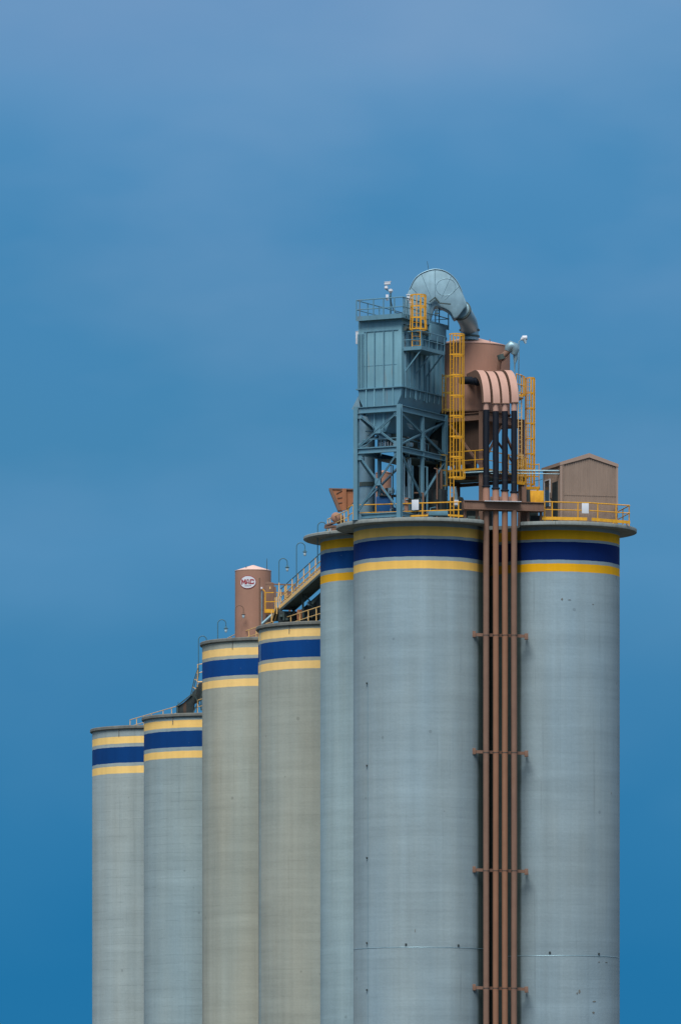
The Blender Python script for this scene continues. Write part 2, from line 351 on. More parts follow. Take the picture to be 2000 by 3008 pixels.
for px, y, w_, h_ in ((1650, 1760, .09, .10), (1672, 1762, .14, .04), (1740, 1775, .10, .04), (1808, 1697, .05, .20), (1794, 2330, .04, .08), (1700, 2912, .10, .17), (1694, 2918, .08, .08), (1744, 2942, .20, .06), (1742, 2975, .14, .09), (1758, 2826, .12, .04), (1780, 2827, .16, .04), (1219, 2735, .03, .16)):
    c, k = (cG, 'G') if px > 1500 else (cF, 'F'); Y = surfY(c, RT, px); x0 = X(px, Y); nn = V((x0-c[0], Y-c[1], 0)).normalized(); tt = V((-nn.y, nn.x, 0)); cc = V((x0, Y, Z(y, Y)))+nn*.004
    m = MB(); m.prism([cc+tt*w_*math.cos(a)*random.uniform(.5, 1)+UP*h_*math.sin(a)*random.uniform(.5, 1) for a in [2*math.pi*i/9 for i in range(9)]], nn*.008); m.build('spalled_patch', CAPD, silo[k])
# infill wall between the two front silos and the slab that joins the roof slabs
m = MB(); m.obox((9.68, 406.2, (DECK-.27)/2), (.45, 0, 0), (0, .3, 0), (0, 0, (DECK-.27)/2))
tag(m.build('infill_wall', CONC), 'narrow dark concrete wall in the groove behind the four brown pipes', 'wall')
m = MB(); hx = [(5.2, 404.6), (14.1, 407.0), (12.6, 415.2), (3.1, 411.6)]
m.prism([(x, y, DECK-.27) for x, y in hx], (0, 0, .25)); m.obox((X(1474, 404.3), 404.9, DECK-.145), (1.25, 0, 0), (0, .7, 0), (0, 0, .12))
tag(m.build('deck_slab', CONC), 'concrete deck slab joining the roof slabs of the tall silos under the plant', 'slab')

# ---------------------------------------------------------------- generic builders
def railing(name, pts, z, h, label, posts=None, matr=YEL, r=.034, toe=0, mid=True, parent=None, group=None, drop=0, zs=None, closed=False):
    """pts: (x, y) corners of the rail at floor level z (or zs per point)."""
    zs = zs or [z]*len(pts); P3 = [V((p[0], p[1], q)) for p, q in zip(pts, zs)]
    if parent is None: o = root(name, tuple(P3[0]), label, 'railing', group); rp = o
    else: rp = parent; o = None
    up = V((0, 0, 1))
    m = MB(); m.tube([p+up*h for p in P3], r, 8)
    top = m.build('railing' if parent else 'top_rail', matr, rp)
    sub = top if parent else rp
    if mid: m = MB(); m.tube([p+up*h*.53 for p in P3], r*.85, 8); m.build('mid_rail', matr, sub)
    if toe:
        m = MB()
        for a, b in zip(P3[:-1], P3[1:]): m.bar(a+up*toe/2, b+up*toe/2, .015, toe)
        m.build('toe_board', matr, sub)
    tot = [0]
    for a, b in zip(P3[:-1], P3[1:]): tot.append(tot[-1]+(b-a).length)
    if posts is None:
        n = max(1, round(tot[-1]/1.3)); posts = [i/n for i in range(n+1)]
    for f in posts:
        d = f*tot[-1]; i = 0
        while i < len(tot)-2 and d > tot[i+1]: i += 1
        t = (d-tot[i])/(tot[i+1]-tot[i]); p = P3[i].lerp(P3[i+1], t)
        m = MB(); m.tube([p-up*drop, p+up*h], r, 8); m.build('post', matr, sub)
    return o or top
def caged_ladder(base, out_dir, z0, z1, cz0, cz1, label, matr=YEL, w=.26, cr=.40, nb=7, step=1.25, flare=.0, parent=None, group=None, sr=.032):
    o = root('caged_ladder', (base[0], base[1], z0), label, 'ladder', group)
    d = V((out_dir[0], out_dir[1], 0)).normalized(); s = V((-d.y, d.x, 0)); b = V((base[0], base[1], 0)); up = V((0, 0, 1))
    for k in (-1, 1):
        m = MB(); m.bar(b+s*w*k+up*z0, b+s*w*k+up*z1, .055, .055); m.build('stile', matr, o)
    z = z0+.2
    while z < z1-.05: m = MB(); m.tube([b-s*w+up*z, b+s*w+up*z], .016, 6); m.build('rung', matr, o); z += .3
    def hoop(z, rr):
        c = b+d*.38; pts = [b-s*w+up*z]
        for i in range(13):
            a = math.pi*(-.12+1.24*i/12)
            pts.append(c+s*(-math.cos(a))*rr+d*math.sin(a)*rr+up*z)
        return pts+[b+s*w+up*z]
    n = max(2, round((cz1-cz0)/step)); hs = []
    for i in range(n+1):
        z = cz0+(cz1-cz0)*i/n; rr = cr+(flare if i == 0 else 0)+(flare*.25 if i == n else 0)
        hs.append((z, rr)); P_ = hoop(z, rr); m = MB()
        for a, c_ in zip(P_[:-1], P_[1:]): m.bar(a, c_, .022, .085)
        m.build('hoop', matr, o)
    for k in range(nb):
        a = math.pi*(-.05+1.1*k/(nb-1)); m = MB(); c = b+d*.38
        pts = [c+s*(-math.cos(a))*rr+d*math.sin(a)*rr+up*z for (z, rr) in hs]
        for p, q in zip(pts[:-1], pts[1:]): m.bar(p, q, .06, .02, d)
        m.build('cage_bar', matr, o)
    return o
# ---------------------------------------------------------------- dust filter housing (blue-grey) on its trestle
K0 = V((X(1173, 399.5), 399.5, 0)); Ad = V((-2.8, 1.5, 0)).normalized(); Bd = V((3.05, 5.7, 0)).normalized(); UP = V((0, 0, 1))
AL, BL = 3.18, 6.46
def B(s, t, z): return K0+Ad*s+Bd*t+UP*z
def zk(py): return Z(py, 399.5)
fr = root('steel_trestle', tuple(K0+UP*DECK), 'blue-grey cross-braced steel trestle carrying the filter housing on the left of the roof', 'trestle')
for s, t in ((0, 0), (AL, 0), (0, BL), (AL, BL), (0, BL*.5), (AL, BL*.5)):
    m = MB(); big = (t != BL*.5); m.ibeam(B(s, t, DECK), B(s, t, zk(1187) if big else zk(1208)), .30 if big else .2, .30 if big else .2, .05)
    m.obox(B(s, t, DECK+.02), Ad*.25, Bd*.25, UP*.02); m.build('column', TEALD, fr)
def beam(a, b, y, w=.24, h=.40, mt=TEALD, nm='beam'):
    za = zk(y); m = MB(); d = (B(*b, 0)-B(*a, 0)).normalized()*.16
    m.ibeam(B(*a, za)+d, B(*b, za)-d, w, h, .045); return m.build(nm, mt, fr)
for y, h in ((1198, .42), (1318, .36)):
    for a, b in (((0, 0), (AL, 0)), ((0, 0), (0, BL)), ((AL, 0), (AL, BL)), ((0, BL), (AL, BL))): beam(a, b, y, h=h)
beam((AL, .4), (0, .4), 1508, h=.3); beam((0, 0), (0, BL), 1508, h=.3)
def brace(p, q, w=.11, dp=0): m = MB(); m.bar(p, q, w, w*.9); m.bar(p+V((0, 0, .05)), q+V((0, 0, .05)), w*1.5, .02); m.build('brace', TEALD, fr)
for (e0, e1) in (((0, 0), (AL, 0)), ((0, 0), (0, BL)), ((AL, 0), (AL, BL)), ((0, BL), (AL, BL))):
    for ya, yb in ((1212, 1306), (1332, 1492)):
        a0, a1 = B(*e0, zk(ya)), B(*e0, zk(yb)); b0, b1 = B(*e1, zk(ya)), B(*e1, zk(yb)); d = (b0-a0).normalized()*.18
        if e0 == (0, 0) and e1 == (0, BL) and ya == 1332:
            md = (b1+a1)/2; brace(a0+d, md-UP*0+UP*.9); brace(b0-d, md+UP*.9); continue
        off = Bd*.07 if e1 == (AL, 0) else Ad*.07
        brace(a0+d, b1-d); brace(a1+d+off, b0-d+off)
        c = (a0+b1)/2; n_ = d.normalized(); m = MB(); m.obox(c-off*.6, n_*.2, UP*.22, off*.12); m.build('gusset', TEALD, fr)
for s, t, y in ((.2, 0, 1214), (AL-.2, 0, 1214), (.2, 0, 1302), (AL-.2, 0, 1302), (.2, 0, 1336), (AL-.2, 0, 1336)):
    m = MB(); m.obox(B(s, -.02, zk(y)), Ad*.2, UP*.18, Bd*.012); m.build('gusset', TEALD, fr)
m = MB(); m.obox(B(AL/2, BL+.2, (DECK+zk(1206))/2), Ad*(AL/2-.1), Bd*.03, UP*(zk(1206)-DECK)/2)
for i in range(13): m.obox(B(.15+i*.24, BL+.16, (DECK+zk(1206))/2), Ad*.02, Bd*.02, UP*(zk(1206)-DECK)/2)
m.build('dark_backing', DARK, fr)  # dark sheet added to fill the trestle's open back with darkness
fh = root('dust_filter', tuple(B(1.6, 3.2, zk(1187))), 'ribbed blue-grey steel dust filter housing on the braced trestle', 'filter housing')
S0, S1, T0_, T1_ = 0.0, 3.2, .3, 6.3
zr, zt = zk(1134), zk(931)
m = MB(); m.obox(B((S0+S1)/2, (T0_+T1_)/2, (zr+zt)/2), Ad*(S1-S0)/2, Bd*(T1_-T0_)/2, UP*(zt-zr)/2)
m.build('housing', TEAL, fh, bevel=.015)
m = MB()
def slat(s, t, z0, z1, n, d=.09, w_=.05): m.obox(B(s, t, (z0+z1)/2)+n*d/2, (Ad if abs(n.dot(Bd)) > .5 else Bd)*w_/2, UP*(z1-z0)/2, n*d/2)
for s in (.6, 1.28, 1.96, 2.57, 2.80, 2.90, 3.08, 3.17): slat(s, T0_, zr+.03, zk(966 if s < 2.7 else 972), -Bd, .10, .06)
for i in range(9): slat(S0, T0_+.45+i*.68, zr+.03, zk(975), -Ad, .10, .07)
m.obox(B(1.5, T0_, zk(966))-Bd*.02, Ad*1.25, UP*.03, Bd*.025); m.obox(B(1.6, T0_, zk(1067))-Bd*.008, Ad*1.25, UP*.012, Bd*.008)
m.build('wall_ribs', TEALD, fh)
m = MB(); zz = zr
m.obox(B(1.6, T0_-.06, zz), Ad*1.72, Bd*.07, UP*.035); m.obox(B(S0-.06, 3.3, zz), Ad*.07, Bd*3.0, UP*.035); m.obox(B(S1+.06, 3.3, zz), Ad*.07, Bd*3.0, UP*.035)
m.build('flange', TEALD, fh)
# trough hopper below
zh, zb = zk(1160), zk(1264)
m = MB(); m.prism([B(S0, T0_, zr), B(S1, T0_, zr), B(S1-.05, T0_, zh), B(2.0, T0_, zb), B(1.18, T0_, zb), B(S0+.05, T0_, zh)], Bd*(T1_-T0_))
m.build('hopper', TEALD, fh)  # darker steel colour paints in the shade under the housing
m = MB()
for s in (.6, 1.28, 1.96, 2.57):
    k = zk(1262) if 1.18 < s < 2 else (zh-(zh-zb)*((1.18-s)/1.18 if s < 1.18 else (s-2)/1.2)+.0) if False else zk(1262)
    lo = zb if 1.18 <= s <= 2.0 else (zh+(zb-zh)*(s/1.18) if s < 1.18 else zh+(zb-zh)*((3.2-s)/1.2))
    m.obox(B(s, T0_, (zr+lo)/2)-Bd*.05, Ad*.03, UP*(zr-lo)/2, Bd*.05)
m.build('hopper_ribs', TEAL, fh)
for i in range(8): m = MB(); t = T0_+.5+i*.68; m.bar(B(S0-.03, t, zr), B(S0+.02, t, zh), .06, .1); m.build('side_rib', TEAL, fh)
m = MB(); m.prism([B(S1+.02, .4, zk(1150)), B(S1+.55, .4, zk(1190)), B(S1-.1, .4, zk(1196))], Bd*.5); m.build('inlet_hood', GALV, fh)
m = MB(); m.obox(B(S1+.27, 1.2, zk(977)), Ad*.25, Bd*.3, UP*.40); m.obox(B(S1+.27, 1.2, zk(958)), Ad*.27, Bd*.32, UP*.02); m.build('control_box', WHITE, fh, bevel=.02)
m = MB(); m.obox(B(1.44, 3.2, zk(931)), Ad*1.69, Bd*3.3, UP*.05); m.obox(B(1.43, -.12, zk(928)), Ad*1.70, Bd*.02, UP*.15); m.obox(B(-.25, 3.2, zk(928)), Ad*.02, Bd*3.35, UP*.15)
m.build('roof_walkway', TEALD, fh)
def bp(s, t): p = B(s, t, 0); return (p.x, p.y)
railing('r', [bp(3.12, -.1), bp(-.28, -.1), bp(-.28, 6.5), bp(3.12, 6.5), bp(3.12, -.1)], zk(933), 1.32, '', parent=fh, matr=TEALD, r=.04,
        posts=[0, .012, .063, .10, .14, .175, .186, .2, .28, .36, .43, .497, .55, .62, .68, .76, .84, .92])
for py, px in ((955, 1061), (953, 1172)): m = MB(); m.obox(P(px, py, surfY(cF, RT, 1100)+0), (.05, 0, 0), (0, .02, 0), (0, 0, .07)) if False else None
# pulse header pipe along the side, small top housing
m = MB(); m.tube([B(-.22, .35, zk(963)), B(-.22, 6.1, zk(963))], .13, 12); m.build('air_header', DGRN, fh)
for i in range(9): m = MB(); t = .6+i*.62; m.tube([B(-.22, t, zk(963)), B(-.22, t, zk(952)), B(.0, t, zk(950))], .05, 8); m.build('pulse_valve', DGRN, fh)
m = MB(); m.obox(B(.5, 4.8, zk(955)), Ad*.9, Bd*1.1, UP*.55); m.build('access_housing', TEALD, fh, bevel=.02)
# side balcony
zb0 = zk(1024)
m = MB(); m.obox(B(-.65, 2.2, zb0), Ad*.64, Bd*1.65, UP*.03)
m.obox(B(-.65, .56, zb0+.05), Ad*.65, Bd*.02, UP*.12); m.obox(B(-1.30, 2.2, zb0+.05), Ad*.02, Bd*1.68, UP*.12); m.build('balcony_floor', TEALD, fh)
railing('r', [bp(-.02, .56), bp(-1.3, .56), bp(-1.3, 3.86)], zb0, 1.15, '', parent=fh, matr=TEALD, r=.036, posts=[0, .28, .52, .78, 1])
for t in (.7, 2.2, 3.7):
    m = MB(); m.bar(B(-1.25, t, zb0-.05), B(-.05, t, zk(1088)), .07); m.bar(B(-.06, t, zk(1088)), B(-.06, t, zk(1165)), .08); m.build('balcony_bracket', TEALD, fh)
caged_ladder(tuple(B(-.80, .80, 0))[:2], (0.35, -.93), zb0+.05, zk(876), zk(968), zk(868), 'short yellow caged ladder from the grey balcony up to the filter roof', cr=.50, step=.75, nb=7, flare=.05, w=.28)
# big yellow caged ladder between filter and brown tank
YL_ = 400.6
caged_ladder((X(1327, YL_), YL_+.1), (.75, -.66), DECK+.1, Z(990, YL_), Z(1405, YL_), Z(984, YL_), 'tall yellow caged ladder standing between the grey filter and the brown tank', cr=.50, nb=9, step=1.3, flare=.07, w=.17, sr=.03)
m = MB(); q = [P(1315, 1513, YL_), P(1359, 1516, YL_)]; m.bar(q[0], q[1], .04, .12); m.bar(P(1359, 1516, YL_), P(1359, 1516, YL_+.6), .04, .12)
caged_o = m.build('toe_board', YEL); caged_o.name = 'kick_plate'; tag(caged_o, 'yellow kick plate at the foot of the tall caged ladder', 'kick plate')
for px, yt, Y, lb in ((1303, 1100, 403.2, 'dim yellow ladder behind the tall caged ladder against the filter side'),):
    caged_ladder((X(px, Y), Y), (.88, -.47), Z(1215, Y), Z(yt, Y), Z(1205, Y), Z(yt+6, Y), lb, cr=.33, step=1.6, nb=4, w=.2, matr=YELD)
for px, y1, y2, Y, lb in ((1293, 1380, 1430, 405.3, 'low yellow ladder half hidden inside the trestle'),):
    caged_ladder((X(px, Y), Y), (0.3, -1), Z(1505, Y), Z(1340, Y), Z(1430, Y), Z(1340, Y), lb, cr=.36, step=1.0, nb=4, w=.22, matr=YELD)
# CCTV mast on the filter roof
cp = B(1.05, -.05, 0)
cm = root('camera_mast', (cp.x, cp.y, zk(931)), 'white security camera on a thin mast above the filter roof railing', 'security camera')
Yc = cp.y
m = MB(); m.tube([P(1147, 925, Yc), P(1147, 858, Yc)], .055, 8); m.tube([P(1147, 858, Yc), P(1136, 852, Yc), P(1135, 842, Yc)], .035, 8); m.build('mast', LAMPB, cm)
m = MB(); m.obox(P(1137.5, 833, Yc), V((.20, 0, .02)), V((0, .14, 0)), V((0, 0, .075))); m.obox(P(1138.5, 828.5, Yc), V((.23, 0, .025)), V((0, .16, 0)), V((0, 0, .02))); m.build('camera_housing', WHITE, cm, bevel=.02)
m = MB(); m.lathe(P(1134, 843, Yc), [(.05, Z(839, Yc)), (.11, Z(841, Yc)), (.13, Z(847, Yc)), (.09, Z(850, Yc))], 12); m.build('pan_head', WHITE, cm)
m = MB(); m.lathe(P(1147, 855, Yc), [(.01, Z(848.5, Yc)), (.14, Z(850, Yc)), (.15, Z(856, Yc)), (.06, Z(861, Yc))], 12); m.build('floodlight', WHITE, cm)
m = MB(); m.obox(P(1137, 874, Yc), (.09, 0, 0), (0, .06, 0), (0, 0, .19)); m.build('junction_box', WHITE, cm, bevel=.01)
m = MB(); m.tube([P(1145, 870, Yc-.08), P(1148, 885, Yc-.1), P(1153, 905, Yc-.12), P(1162, 919, Yc-.14), P(1185, 921, Yc-.2), P(1194, 932, Yc-.25)], .03, 6); m.build('cable', DARK, cm)
fl = root('floodlight', tuple(P(1200, 905, 400.2)), 'white floodlight and box at the filter roof corner beside the yellow cage', 'floodlight')
m = MB(); m.obox(P(1201, 866, 400.2), (.18, 0, 0), (0, .1, 0), (0, 0, .03)); m.build('visor', WHITE, fl)
m = MB(); m.obox(P(1199, 877, 400.2), (.09, 0, 0), (0, .08, 0), (0, 0, .13)); m.obox(P(1206, 889, 400.2), (.12, 0, 0), (0, .08, 0), (0, 0, .05)); m.build('lamp_body', WHITE, fl, bevel=.01)
m = MB(); m.tube([P(1199, 866, 400.3), P(1199, 925, 400.3)], .03, 6); m.build('pole', TEALD, fl)
for i, (px, py) in enumerate(((1174, 909), (1185, 908))):
    pass
# ---------------------------------------------------------------- great galvanised duct
YD = 403.4
C1 = lambda x, y: (1020+x*.2551, 760+y*.2551)
gd = root('exhaust_duct', tuple(P(1378, 990, 406)), 'large galvanised duct arching from the filter roof down into the brown tank', 'duct')
outl0 = [(640, 700), (650, 520), (690, 400), (725, 330), (770, 240), (840, 175), (940, 132), (1020, 120), (1110, 136), (1190, 182), (1255, 250), (1300, 330), (1340, 430), (1372, 520), (1340, 575), (1240, 690), (1180, 610), (1090, 560), (1000, 560), (960, 700)]
def smooth_poly(pl, sub=4, i0=1, i1=18):
    o_ = []
    for i in range(len(pl)-1):
        o_.append(pl[i])
        if i0 <= i < i1:
            p0, p1, p2, p3 = (V((*pl[j], 0)) for j in (i-1, i, i+1, i+2))
            for k in range(1, sub):
                t = k/sub; q = .5*((2*p1)+(p2-p0)*t+(2*p0-5*p1+4*p2-p3)*t*t+(-p0+3*p1-3*p2+p3)*t**3); o_.append((q.x, q.y))
    return o_+[pl[-1]]
outl = smooth_poly(outl0)
m = MB(); m.prism([P(*C1(x, y), YD-.55) for x, y in outl], V((0, 1.5, 0)))
m.build('duct_head', GALV, gd, bevel=.10, ang=50)
m = MB(); c = C1(1133, 325); pts = [P(c[0]+29*math.cos(a), c[1]+25*math.sin(a)-.25*29*math.cos(a)*.2, YD-.56) for a in [2*math.pi*i/32 for i in range(33)]]; m.tube(pts, .016, 6)
m.tube([P(*C1(1008, 125), YD-.56), P(*C1(1010, 430), YD-.56)], .016, 6); m.tube([P(*C1(1120, 470), YD-.56), P(*C1(1290, 310), YD-.56)], .016, 6)
m.tube([P(*C1(x, y), YD-.57) for x, y in outl[8:44]], .03, 6)
for x0, y0, x1, y1 in ((735, 330, 880, 470), (850, 170, 960, 440), (1200, 185, 1080, 450)): m.tube([P(*C1(x0, y0), YD-.56), P(*C1(x1, y1), YD-.56)], .014, 6)
m.build('stiffener', GALV, gd)
m = MB(); a_, b_ = P(*C1(1310, 608), YD+.1), P(*C1(1345, 665), YD+.6)
pth = [P(*C1(1300, 590), YD+.2), P(*C1(1345, 655), YD+.8), P(*C1(1385, 725), YD+1.6), P(*C1(1403, 790), YD+2.6), P(*C1(1405, 850), YD+3.4), P(*C1(1405, 935), YD+4.4)]
pth = [P(*C1(1300, 590), YD+.2), P(*C1(1350, 660), YD+.9), P(*C1(1388, 730), YD+1.9), P(*C1(1404, 800), YD+3.0)]
m.tube(pth, [.60, .60, .60, .60], 28); m.tube([P(*C1(1404, 795), YD+3.0), P(*C1(1404, 940), YD+3.0)], .60, 28)
m.build('duct_pipe', GALV, gd, ang=25)
for x, y in ((1404, 822), (1404, 895)):
    m = MB(); p = P(*C1(x, y), YD+3.0); m.lathe(p, [(.59, p.z-.05), (.68, p.z-.05), (.68, p.z+.05), (.59, p.z+.05)], 28); m.build('flange', DGRN, gd)
m = MB(); p, q = P(*C1(1300, 592), YD+.2), P(*C1(1308, 606), YD+.35); m.tube([p, p+(q-p).normalized()*.14], .70, 28); m.build('flange', DGRN, gd)
m = MB(); m.tube([P(*C1(935, 130), YD), P(*C1(918, 30), YD)], .018, 6); m.build('lightning_rod', DGRN, gd)
# little dark canopy in front of the duct
m = MB(); m.bar(P(*C1(945, 495), 402.6), P(*C1(1008, 445), 402.6), .3, .035); m.bar(P(*C1(1008, 445), 402.6), P(*C1(1055, 505), 402.6), .3, .07); m.bar(P(*C1(1055, 510), 402.3), P(*C1(1190, 524), 402.3), .1, .07)
m.bar(P(*C1(1030, 560), 402.3), P(*C1(1030, 660), 402.3), .06, .06); m.bar(P(*C1(1000, 630), 402.3), P(*C1(1055, 630), 402.3), .06, .06)
m.build('canopy', DGRN, fh)

# ---------------------------------------------------------------- brown round tank on its stand
tc_ = (8.57, 408.0); TR = 2.70
tk = root('process_tank', (tc_[0], tc_[1], Z(1213, 405)), 'large brown round steel tank behind the curved ducts on the tall silos', 'tank')
Yt = tc_[1]-TR; zt1 = Z(1006, Yt); zt0 = Z(1207, Yt)
m = MB(); m.lathe((*tc_, 0), [(TR, zt0), (TR, zt1)], 72); m.build('shell', BROWN, tk)
m = MB(); m.lathe((*tc_, 0), [(TR+.03, zt1-.03), (TR+.03, zt1+.02), (.62, zt1+.62), (.3, zt1+.64)], 72); m.build('roof', PINK, tk)  # light from above put into the paler roof colour
m = MB(); m.lathe((*tc_, 0), [(TR-.01, zt0-.02), (TR+.06, zt0-.02), (TR+.06, zt0+.08), (TR-.01, zt0+.08)], 72); m.build('base_ring', BROWN2, tk)
m = MB(); m.lathe((*tc_, 0), [(TR-.1, zt0), (.5, zt0-3.2), (.5, zt0-4.2)], 40); m.build('hopper', BROWN2, tk)
m = MB(); zz = Z(1093, Yt); m.lathe((*tc_, 0), [(TR-.01, zz-.05), (TR+.10, zz-.05), (TR+.10, zz+.05), (TR-.01, zz+.05)], 30, R_(-80), R_(-20)); m.build('stiffening_ring', BROWN2, tk)
for px in (1371, 1438): m = MB(); Y = surfY(tc_, TR, px)+.3; m.tube([P(px, 1004, Y), P(px, 996, Y)], .03, 6); m.build('lug', BROWN2, tk)
# stand
Tt = [V((9.3, 404.5, 0)), V((5.07, 407.27, 0)), V((12.07, 408.73, 0)), V((7.84, 411.5, 0))]
st = root('tank_stand', (9.3, 404.5, DECK), 'brown steel stand with columns and braces under the brown round tank', 'stand')
zs_ = Z(1209, 404.5)
for p in Tt: m = MB(); m.ibeam(p+UP*DECK, p+UP*zs_, .28, .28, .045, (0, 0, 1)); m.obox(p+UP*(DECK+.02), (.22, 0, 0), (0, .22, 0), (0, 0, .02)); m.build('column', BROWN2, st)
ed = [(0, 1), (0, 2), (1, 3), (2, 3)]
for a, b in ed:
    d = (Tt[b]-Tt[a]).normalized()*.15
    m = MB(); m.ibeam(Tt[a]+d+UP*(zs_-.3), Tt[b]-d+UP*(zs_-.3), .24, .5, .04); m.build('beam', BROWN2, st)
    zp = Z(1392, 404.5); m = MB(); m.ibeam(Tt[a]+d+UP*zp, Tt[b]-d+UP*zp, .2, .22, .03); m.build('beam', DARK if a == 0 and b == 1 else BROWN2, st)
    md = (Tt[a]+Tt[b])/2; zt_ = zs_-.6
    for q in (a, b):
        m = MB(); m.bar(Tt[q]+UP*(Z(1372, 404.5)), md+UP*zt_, .13); m.build('brace', BROWN2, st)
pa, pb = Tt[0]+V((-.1, .5, 0)), Tt[1]+V((.1, .9, 0)); m = MB(); m.bar(pa+UP*(zs_-1.9), pb+UP*(zs_-1.9), .03, 2.9); m.build('cladding_panel', mat('dark_brown_cladding', (.085, .055, .042), .7, streak=.25), st)
m = MB(); ctr = sum(Tt, V())/4; m.prism([p+(p-ctr).normalized()*.5+UP*(Z(1384, 404.5)) for p in (Tt[0], Tt[2], Tt[3], Tt[1])], V((0, 0, .05))); m.build('platform_floor', DGRN, st)
zpf = Z(1382, 404.5)
def ofs(p, k=.45): q = p+(p-ctr).normalized()*k; return (q.x, q.y)
railing('r', [ofs(Tt[1]), ofs(Tt[0]), ofs(Tt[2])], zpf, 1.3, '', parent=st, matr=YEL, toe=.14)
# dark plant under the platform
eq = root('blower_unit', (7.6, 405.6, DECK), 'dark blower machinery standing under the brown tank platform', 'machinery')
m = MB(); m.obox((8.6, 408.6, DECK+1.0), (1.5, 0, 0), (0, 1.2, 0), (0, 0, 1.0)); m.build('casing', DARK, eq, bevel=.05)
m = MB(); m.lathe((7.7, 405.6, 0), [(.01, DECK+2.1), (.4, DECK+2.0), (.5, DECK+1.7), (.5, DECK+.3), (.3, DECK)], 20); m.build('vessel', DARK, eq)
m = MB(); m.tube([(7.5, 404.6, DECK+2.6), (7.6, 404.6, DECK+2.1), (7.6, 404.6, DECK+1.3)], .12, 10); m.build('pipe', GALV, eq)
m = MB(); m.obox((7.63, 404.55, DECK+1.55), (.16, 0, 0), (0, .12, 0), (0, 0, .18)); m.build('valve', WHITE, eq, bevel=.03)
m = MB(); m.tube([(7.3, 404.2, DECK+.3), (8.5, 404.1, DECK+.35), (9.2, 403.6, DECK+.2)], .16, 10); m.build('elbow', GALV, eq)

# ---------------------------------------------------------------- four curved ducts, hoses, pipes
YP = 401.35
pc = [1427.3, 1455.3, 1482, 1509.3]; words = ['leftmost', 'second from left', 'third from left', 'rightmost']
hose_top = [1204, 1208, 1208, 1207]; hose_bot = [1432, 1438, 1444, 1449]; elb = [1183, 1186, 1186, 1183]
zb_, zt_b = Z(1471.6, YP), 0
for i, px in enumerate(pc):
    x0 = X(px, YP); hz = Z(hose_top[i], YP)
    # curved duct (square section) sweeping up and back into the tank
    d = root('curved_duct', (x0, YP, Z(elb[i], YP)), '%s of the four curved pinkish brown ducts above the black hoses' % words[i], 'duct', 'curved ducts feeding the brown tank')
    m = MB(); Rr = 2.15; w2 = .235; t2 = .24; dirb = V((-.24, .97, 0)).normalized(); side = V((dirb.y, -dirb.x, 0)); z0 = Z(elb[i], YP); secs = []
    for k in range(19):
        a = (math.pi/2)*k/18; ctr2 = V((x0, YP, z0))+dirb*(Rr*(1-math.cos(a)))+UP*(Rr*math.sin(a)); nrm = -dirb*math.cos(a)+UP*math.sin(a)
        secs.append((ctr2, nrm))
    ctr2 = secs[-1][0]+dirb*(1.9 if i < 2 else 2.6); secs.append((ctr2, UP))
    vs = []; n_ = len(secs)
    for c, nr in secs: vs += [c+side*w2+nr*t2, c-side*w2+nr*t2, c-side*w2-nr*t2, c+side*w2-nr*t2]
    fs = [(4*j+k, 4*j+(k+1) % 4, 4*(j+1)+(k+1) % 4, 4*(j+1)+k) for j in range(n_-1) for k in range(4)]+[(3, 2, 1, 0), tuple(4*(n_-1)+k for k in range(4))]
    m.add(vs, fs); m.m = [0 if (q_ < 4*(n_-1) and q_ % 4 == 0) else 1 for q_ in range(len(fs))]; m.build('bend', [PINK, BROWN2], d, ang=40)  # sunlit top and shaded sides painted as two browns
    m = MB(); m.obox(V((x0, YP, z0)), (w2+.02, 0, 0), (0, t2+.02, 0), (0, 0, .025)); m.build('flange', BROWN2, d)
    m = MB(); m.tube([(x0, YP, z0), (x0, YP, z0-.12), (x0, YP, hz-.05)], [.22, .195, .19], 20); m.build('spigot', PINK, d)
    # black hose
    h = root('rubber_hose', (x0, YP, Z(hose_bot[i], YP)), '%s of the four black hoses hanging below the curved ducts' % words[i], 'hose', 'black hoses between curved ducts and pipes')
    zb2 = Z(hose_bot[i], YP); m = MB()
    prof = [(x0, YP, hz)]; n2 = 12
    m.tube([(x0+random.uniform(-.008, .008), YP, hz+(zb2-hz)*j/n2) for j in range(n2+1)], .198, 20); m.build('tube', BLACK, h)
    m = MB(); m.tube([(x0, YP, zb2+.02), (x0, YP, zb2+.10), (x0, YP, zb2+.14)], [.275, .275, .22], 20); m.build('cuff', BLACK, h)
    m = MB(); zc_ = 0; m.tube([(x0, YP, Z(1400+6*i, YP)), (x0, YP, Z(1400+6*i, YP)+.04)], .206, 20); m.build('clamp', DARK, h)
    # long pipe down the silo
    jit = random.uniform(-.008, .008)
    p = root('conveying_pipe', (x0, YP, 0), '%s of the four long brown pipes running down between the front silos' % words[i], 'pipe', 'brown pipes down the silo groove')
    m = MB(); r = .195
    m.tube([(x0+random.uniform(-.012, .012), YP, zq) for zq in (0, 10, Z(2903, YP), Z(2558, YP), Z(2211, YP), Z(1866, YP), Z(1500, YP))], r, 24); m.build('pipe', BROWN2 if i in (0, 3) else mat('brown_pipe_paint', (.25, .130, .080), .75, var=.12, streak=.14, rust=.3), p)
    m = MB(); m.tube([(x0, YP, Z(1475, YP)+.0), (x0, YP, zb2-.01)], [.245, .22], 20); m.build('socket', BROWN, p)
    if i: m = MB(); m.obox((x0-.24, YP-.05, Z(1466, YP)), (.12, 0, 0), (0, .1, 0), (0, 0, .15)); m.build('socket_lug', BROWN2, p, bevel=.01)
    for y in (1866, 2211, 2558, 2903):
        m = MB(); m.tube([(x0, YP, Z(y, YP)-.02), (x0, YP, Z(y, YP)+.02)], r+.014, 24); m.build('joint', DARK, p)
